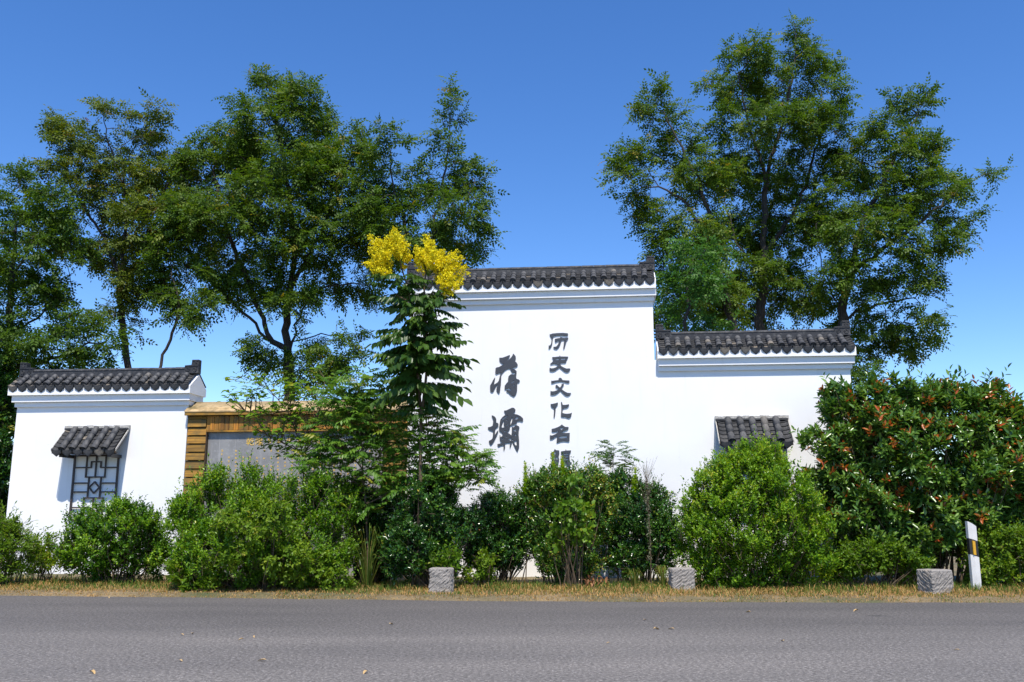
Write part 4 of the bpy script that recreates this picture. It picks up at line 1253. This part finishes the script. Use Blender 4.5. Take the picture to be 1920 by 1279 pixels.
sapling('pinnate_sapling', 'small airy sapling with flat fern like leaves standing out against the white wall',
        [[(1140, 1000), (1145, 930), (1150, 880), (1150, 835)]], 18.6, 304, 'leaf_rain', PIN_FINE, .36,
        [(1150, 838, 7, .95, 0), (1150, 848, 8, 1.15, 0), (1149, 862, 8, 1.3, 0), (1148, 878, 9, 1.35, 0), (1146, 895, 9, 1.35, 0), (1144, 915, 6, 1.2, 0), (1143, 935, 5, 1.0, 0)], bright=.3, rad=.012, flat=.1)
# upright sprouts of new growth
def sprout(label, x, y0, y1, Yb, seed):
    g = np.random.default_rng(seed)
    b, e = np.array(at(x, y0, Yb)), np.array(at(x + g.uniform(-6, 6), y1, Yb))
    root = Vector((b[0], b[1], .03)); off = np.array(root)
    t = thing('upright_sprout', label, 'plant', root, 0, 'upright sprouts rising from the holly')
    q = smooth_path([off - (0, 0, .08), (off + b) / 2 + (.03, 0, 0), b, e], .1)
    V, Q = tubes([(q - off, np.linspace(.012, .003, len(q)))], 5)
    link('stem', np_mesh('stem', V, Q, smooth=True), 'twig', t)
    n = int(np.linalg.norm(e - b) / .005)
    s = np.sort(g.uniform(0, 1, n))
    az = np.arange(n) * 2.4
    D = np.stack([np.cos(az), np.sin(az), np.full(n, .75)], 1)
    LV = Leaves()
    LV.put(LEAF_P, b + (e - b) * s[:, None] - off, D, np.array([0, 0, 1.]) + g.normal(0, .2, (n, 3)),   .10 * (1.15 - .6 * s), .60 + .35 * s + g.normal(0, .12, n))
    link('foliage', LV.mesh('foliage'), 'leaf_privet', t)
sprout('thick upright sprout of pale leaves on the outer side of the holly with sprouts', 985, 930, 868, 17.7, 1)
sprout('tall narrow sprout rising in front of the lowest small character', 1039, 915, 848, 17.6, 2)
sprout('short sprout beside the lowest small character', 1058, 905, 856, 17.6, 3)
sprout('small sprout between the two holly tops', 1020, 930, 893, 17.6, 4)
sprout('leafy sprout above the dark holly beside the dry weed stalk', 1188, 930, 878, 17.9, 5)

# ------------------------------------------------------------------ golden rain tree in flower
def golden():
    Yb = 16.9
    wh = []
    g = random.Random(8)
    for y in range(545, 735, 13):
        k = 1.0 if y > 600 else .82
        k *= g.uniform(.72, 1.15); wh.append((775 + (y - 545) * .05, y + g.uniform(-5, 5), 7, k, 0))
        if y < 700: wh.append((802, y + 6, g.choice((4, 5, 7)), k * g.uniform(.8, 1.05), .05))
    wh += [(788, 742, 5, .75, 0), (786, 760, 6, .85, 0), (790, 775, 4, .7, -.1)]
    wh += [(748, 520, 4, .7, 0), (765, 530, 5, .75, 0), (815, 540, 5, .7, 0), (735, 545, 4, .7, 0), (830, 560, 4, .7, 0)]
    t, S3, off = sapling('golden_rain_tree', 'slender flowering tree with a mass of yellow blossom at the edge of the tall wall',
        [[(792, 1060), (790, 960), (788, 860), (790, 780), (785, 720), (776, 620), (768, 550), (752, 500), (742, 455)], [(789, 790), (800, 700), (797, 600), (795, 540), (800, 500), (798, 470)]],
        Yb, 305, 'leaf_rain', PIN_BIG, .74, wh, None, 'tree', .42, .045)
    gg = np.random.default_rng(77)
    LV = Leaves(); paths = []
    fl = leaf_rhomb(.9, .3, -.1)
    def panicle(px, py, tx, ty, dy0, dy1):
        a, e = np.array(at(px, py, Yb + dy0)), np.array(at(tx, ty, Yb + dy1))
        q = smooth_path([a, (a + e) / 2 + gg.normal(0, .02, 3), e], .06)
        paths.append((q - off, np.linspace(.008, .003, len(q))))
        ax = unit(e - a); L = np.linalg.norm(e - a)
        for s in np.arange(.18, 1.0, .055):
            b = a + (e - a) * s
            n = 2 if s < .9 else 1
            for _ in range(n):
                d = unit(ax * .75 + unit(np.cross(ax, gg.normal(size=3))) * .75)
                ln = (1.05 - s) * L * .42 + .035
                tip = b + d * ln
                paths.append((np.stack([b, tip]) - off, (.003, .0015)))
                m = max(7, int(ln / .009))
                u = gg.uniform(.15, 1.0, m)
                P_ = b + (tip - b) * u[:, None] + gg.normal(0, .010, (m, 3))
                LV.put(fl, P_ - off, gg.normal(size=(m, 3)), gg.normal(size=(m, 3)), gg.uniform(.022, .038, m), gg.uniform(0, 1, m))
    ends = [(692, 440), (720, 500), (862, 470), (875, 498), (848, 550), (868, 528), (810, 450), (742, 425), (700, 478), (782, 475), (826, 520),
            (738, 432), (725, 445), (705, 448), (690, 465), (682, 492), (700, 490), (715, 470), (752, 440), (765, 455), (780, 462), (798, 440), (800, 458), (815, 462), (832, 470), (845, 480), (870, 482), (858, 495), (880, 510), (850, 515), (770, 480), (790, 490), (820, 500), (740, 470), (728, 490), (845, 535), (860, 540), (830, 485), (760, 500), (708, 505), (838, 505)]
    for i, (x, y) in enumerate(ends):
        left = x < 772
        sx, sy = ((748, 505) if left else (800, 515))
        if y > 500: sx, sy = (760, 520) if left else (812, 530)
        q = gg.uniform(.0, .45); dy = gg.uniform(-.5, .5)
        bx, by = sx + (x - sx) * q + gg.uniform(-6, 6), sy + (y - sy) * q + gg.uniform(-4, 8)
        a0, a1 = np.array(at(sx, sy, Yb)), np.array(at(bx, by, Yb + dy * q))
        paths.append((np.stack([a0, a1]) - off, (.008, .006)))
        panicle(bx, by, x, y, dy * q, dy)
    link('blossom', LV.mesh('blossom'), 'flower', t)
    V, Q = tubes(paths, 3)
    link('flower_stalks', np_mesh('flower_stalks', V, Q), 'leaf_vine', t)
golden()

# ------------------------------------------------------------------ small plants and litter
def grass_tuft(name, label, x, ytip, ybase, Yb, n, seed, spread, mat='straw', lo=.55, hi=1.0):
    g = np.random.default_rng(seed)
    b = np.array(at(x, ybase, Yb)); b[2] = max(.02, b[2]); h = at(x, ytip, Yb).z - b[2]
    root = Vector((b[0], b[1], .03)); off = np.array(root)
    t = thing(name, label, 'grass', root)
    V, T, r, k = [], [], [], 0
    for i in range(n):
        az = g.uniform(0, 6.28); lean = g.uniform(.1, spread) * h; hh = h * g.uniform(.65, 1.05)
        d = np.array([math.cos(az), math.sin(az), 0]); w = np.cross(d, (0, 0, 1)) * g.uniform(.005, .010)
        b0 = d * .05 * g.random()
        pts = [b0, b0 + d * lean * .25 + (0, 0, hh * .55), b0 + d * lean * .7 + (0, 0, hh * .9), b0 + d * lean * 1.25 + (0, 0, hh * g.uniform(.55, .95))]
        for p, s in zip(pts[:3], (1, .8, .5)): V += [p - w * s, p + w * s]
        V.append(pts[3])
        T += [(k, k + 1, k + 3), (k, k + 3, k + 2), (k + 2, k + 3, k + 5), (k + 2, k + 5, k + 4), (k + 4, k + 5, k + 6)]
        r += [g.uniform(lo, hi)] * 7; k += 7
    link('blades', np_mesh('blades', np.array(V), np.array(T), np.array(r)), mat, t)
grass_tuft('tall_grass', 'tall tuft of arching green grass blades between the privet and the holly', 690, 930, 1062, 16.9, 60, 5, .95)
grass_tuft('tall_grass', 'short green grass tuft beside the tan stained stone block', 1243, 1055, 1105, 17.0, 50, 6, .5)
grass_tuft('tall_grass', 'thin green grass tuft at the foot of the dry weed stalk', 1190, 1050, 1095, 17.0, 40, 7, .5)
def dry_weed():
    g = np.random.default_rng(9)
    Yb = 17.2
    b = np.array(at(1221, 1085, Yb)); b[2] = .03; e = np.array(at(1212, 895, Yb))
    root = Vector(b); off = b
    t = thing('dry_weed', 'tall dry brown weed stalk with a pale feathery top against the white wall', 'weed', root)
    q = smooth_path([b - (0, 0, .05), (b + e) / 2 + (.02, 0, 0), e], .1)
    paths = [(q - off, np.linspace(.010, .004, len(q)))]
    LV = Leaves()
    for i in range(46):
        a = e + (b - e) * g.uniform(0, .30)
        d = unit(np.array([g.normal(0, .35), g.normal(0, .35), 1.0]))
        tip = a + d * g.uniform(.25, .55)
        paths.append((np.stack([a, (a + tip) / 2 + g.normal(0, .015, 3), tip]) - off, (.0025, .002, .0012)))
        m = 6
        P_ = a + (tip - a) * g.uniform(.3, 1, m)[:, None] + g.normal(0, .012, (m, 3))
        LV.put(leaf_rhomb(.2), P_ - off, d + g.normal(0, .5, (m, 3)), g.normal(size=(m, 3)), g.uniform(.02, .04, m), g.uniform(0, 1, m))
    m = 240
    s = g.uniform(.05, .75, m)
    P_ = e + (b - e) * s[:, None] + g.normal(0, .02, (m, 3))
    LV.put(leaf_rhomb(.25), P_ - off, np.array([0, 0, -.5]) + g.normal(0, .6, (m, 3)), g.normal(size=(m, 3)), g.uniform(.03, .07, m), g.uniform(0, .6, m))
    V, Q = tubes(paths, 4)
    link('stalk', np_mesh('stalk', V, Q), 'twig', t)
    tag(link('seed_heads', LV.mesh('seed_heads'), 'weed_pale', t), kind='stuff')
dry_weed()
def dead_spray(label, x, y, Yb, n, seed, rx, ry):
    g = np.random.default_rng(seed)
    c = np.array(at(x, y, Yb)); k = Yb / F
    root = Vector((c[0], c[1], 0.03)); off = np.array(root)
    t = thing('withered_branch', label, 'branch', root)
    P_ = c + g.normal(0, .45, (n, 3)) * np.array([rx * k, .12, ry * k])
    LV = Leaves()
    LV.put(leaf_full(.4, .25, .3), P_ - off, np.array([0, 0, -1.0]) + g.normal(0, .45, (n, 3)), g.normal(size=(n, 3)), g.uniform(.07, .13, n), g.uniform(0, 1, n))
    q = smooth_path([off - (0, 0, .05), (off + c) / 2 + (.05, .05, 0), c + (0, 0, ry * k)], .1)
    V, Q = tubes([(q - off, np.linspace(.012, .004, len(q)))], 5)
    link('stem', np_mesh('stem', V, Q), 'twig', t)
    link('withered_leaves', LV.mesh('withered_leaves'), 'leaf_dead', t)
dead_spray('withered reddish brown leaves hanging in the dark holly beside the flowering tree', 874, 985, 17.3, 60, 3, 13, 26)
dead_spray('dry brown twig with curled leaves at the foot of the sprouting holly', 1110, 1085, 16.7, 34, 4, 26, 10)
shrub('seedling', 'bright green seedling with toothed leaves right behind the chiselled block', 'plant',
      [(815, 1040, 24, 26), (800, 1060, 16, 16), (845, 1050, 18, 18)], 16.7, 401, 'leaf_broad', LEAF_B, .075, 75, .16, 7, .6, bright=.55)
shrub('climbing_vine', 'heart leaved vine climbing the front of the sprouting holly', 'creeper',
      [(1075, 960, 30, 44, -.1), (1100, 985, 22, 34, -.1), (1060, 1010, 24, 26, -.1), (1085, 900, 18, 20, 0)], 16.9, 402, 'leaf_broad', leaf_full(.72, .08, .1), .095, 60, .2, 6, -.1, bright=.5, inner=.1)
shrub('seedling', 'pale green weeds at the foot of the low dark holly', 'plant',
      [(880, 1070, 30, 16), (920, 1078, 24, 12), (905, 1052, 20, 14)], 17.2, 403, 'leaf_vine', LEAF_B, .06, 90, .14, 7, .4, bright=.45)

# verge grass: dry in front, greener behind
def verge():
    g = np.random.default_rng(55)
    n = 58000
    x = g.uniform(-11.5, 11.5, n); d = g.beta(1.1, 1.6, n) * 3.2
    y = edge_y(x) + .01 + d
    kx = np.array([mnoise.noise(Vector((a * .55, b * .9, 3))) for a, b in zip(x, y)])
    k2 = np.array([mnoise.noise(Vector((a * 2.2, b * 2.2, 9))) for a, b in zip(x, y)])
    green = 1 / (1 + np.exp(-(d * 1.6 - 2.1 + kx * 3.2 + k2 * 1.3)))
    isg = g.random(n) < green * .85
    keep = (k2 + .9 * d + g.normal(0, .3, n)) > -.35
    x, y, d, isg, k2, kx = x[keep], y[keep], d[keep], isg[keep], k2[keep], kx[keep]
    n = len(x)
    h = g.uniform(.012, .05, n) * (1 + 1.5 * np.clip(d - .25, 0, 1.4)) * (1 + .5 * k2)
    az = g.uniform(0, 6.28, n); lean = np.where(isg, g.uniform(.1, .7, n), g.uniform(.4, 2.0, n)) * h
    dv = np.stack([np.cos(az), np.sin(az), np.zeros(n)], 1); wv = np.stack([-np.sin(az), np.cos(az), np.zeros(n)], 1) * g.uniform(.003, .007, n)[:, None]
    z0 = np.clip(-.02 + .18 * d, -.02, .05) - .01
    b = np.stack([x, y, z0], 1)
    m = b + dv * (lean * .45)[:, None] + np.array([0, 0, 1]) * (h * .7)[:, None]
    e = b + dv * lean[:, None] + np.array([0, 0, 1]) * (h * np.where(isg, 1.0, .75))[:, None]
    V = np.stack([b - wv, b + wv, m - wv * .7, m + wv * .7, e], 1).reshape(-1, 3)
    i = np.arange(n)[:, None] * 5
    T_ = np.concatenate([i + np.array([[0, 1, 3]]), i + np.array([[0, 3, 2]]), i + np.array([[2, 3, 4]])])
    r = np.where(isg, g.uniform(.68, 1, n), g.uniform(0, .56, n))
    tag(link('grass', np_mesh('grass', V, T_, np.repeat(r, 5)), 'straw'), 'patchy dry tan and green grass covering the verge', 'grass', kind='stuff')
verge()
# fallen leaves on the asphalt and along its edge
def litter():
    g = np.random.default_rng(91)
    V, T_ = leaf_full(.42, .35, .25)
    meshes = []
    for k in range(3):
        me = np_mesh('fallen_leaf', V * np.array([1, 1, .8 + .4 * k]) , T_)
        meshes.append(me)
    spots = [(338, 1191), (360, 1190), (168, 1262), (335, 1240), (458, 1200), (474, 1195), (500, 1240), (1208, 1164), (1225, 1181), (1265, 1181), (1470, 1204), (1610, 1146), (1800, 1221), (690, 1261), (1408, 1149), (1145, 1207), (247, 1117.5 + 3), (205, 1121), (560, 1124), (730, 1172)]
    for i, (x, y) in enumerate(spots):
        p = ground(x, y)
        o = link('fallen_leaf', meshes[i % 3], 'dry_leaf')
        s = g.uniform(.05, .10)
        o.matrix_basis = Matrix.Translation((p.x, p.y, .014)) @ Matrix.Rotation(g.uniform(0, 6.28), 4, 'Z') @ Matrix.Diagonal((s, s, s * .8, 1))
        tag(o, 'small dry tan fallen leaf lying on the asphalt', 'leaf', 'fallen leaves on the road')
litter()
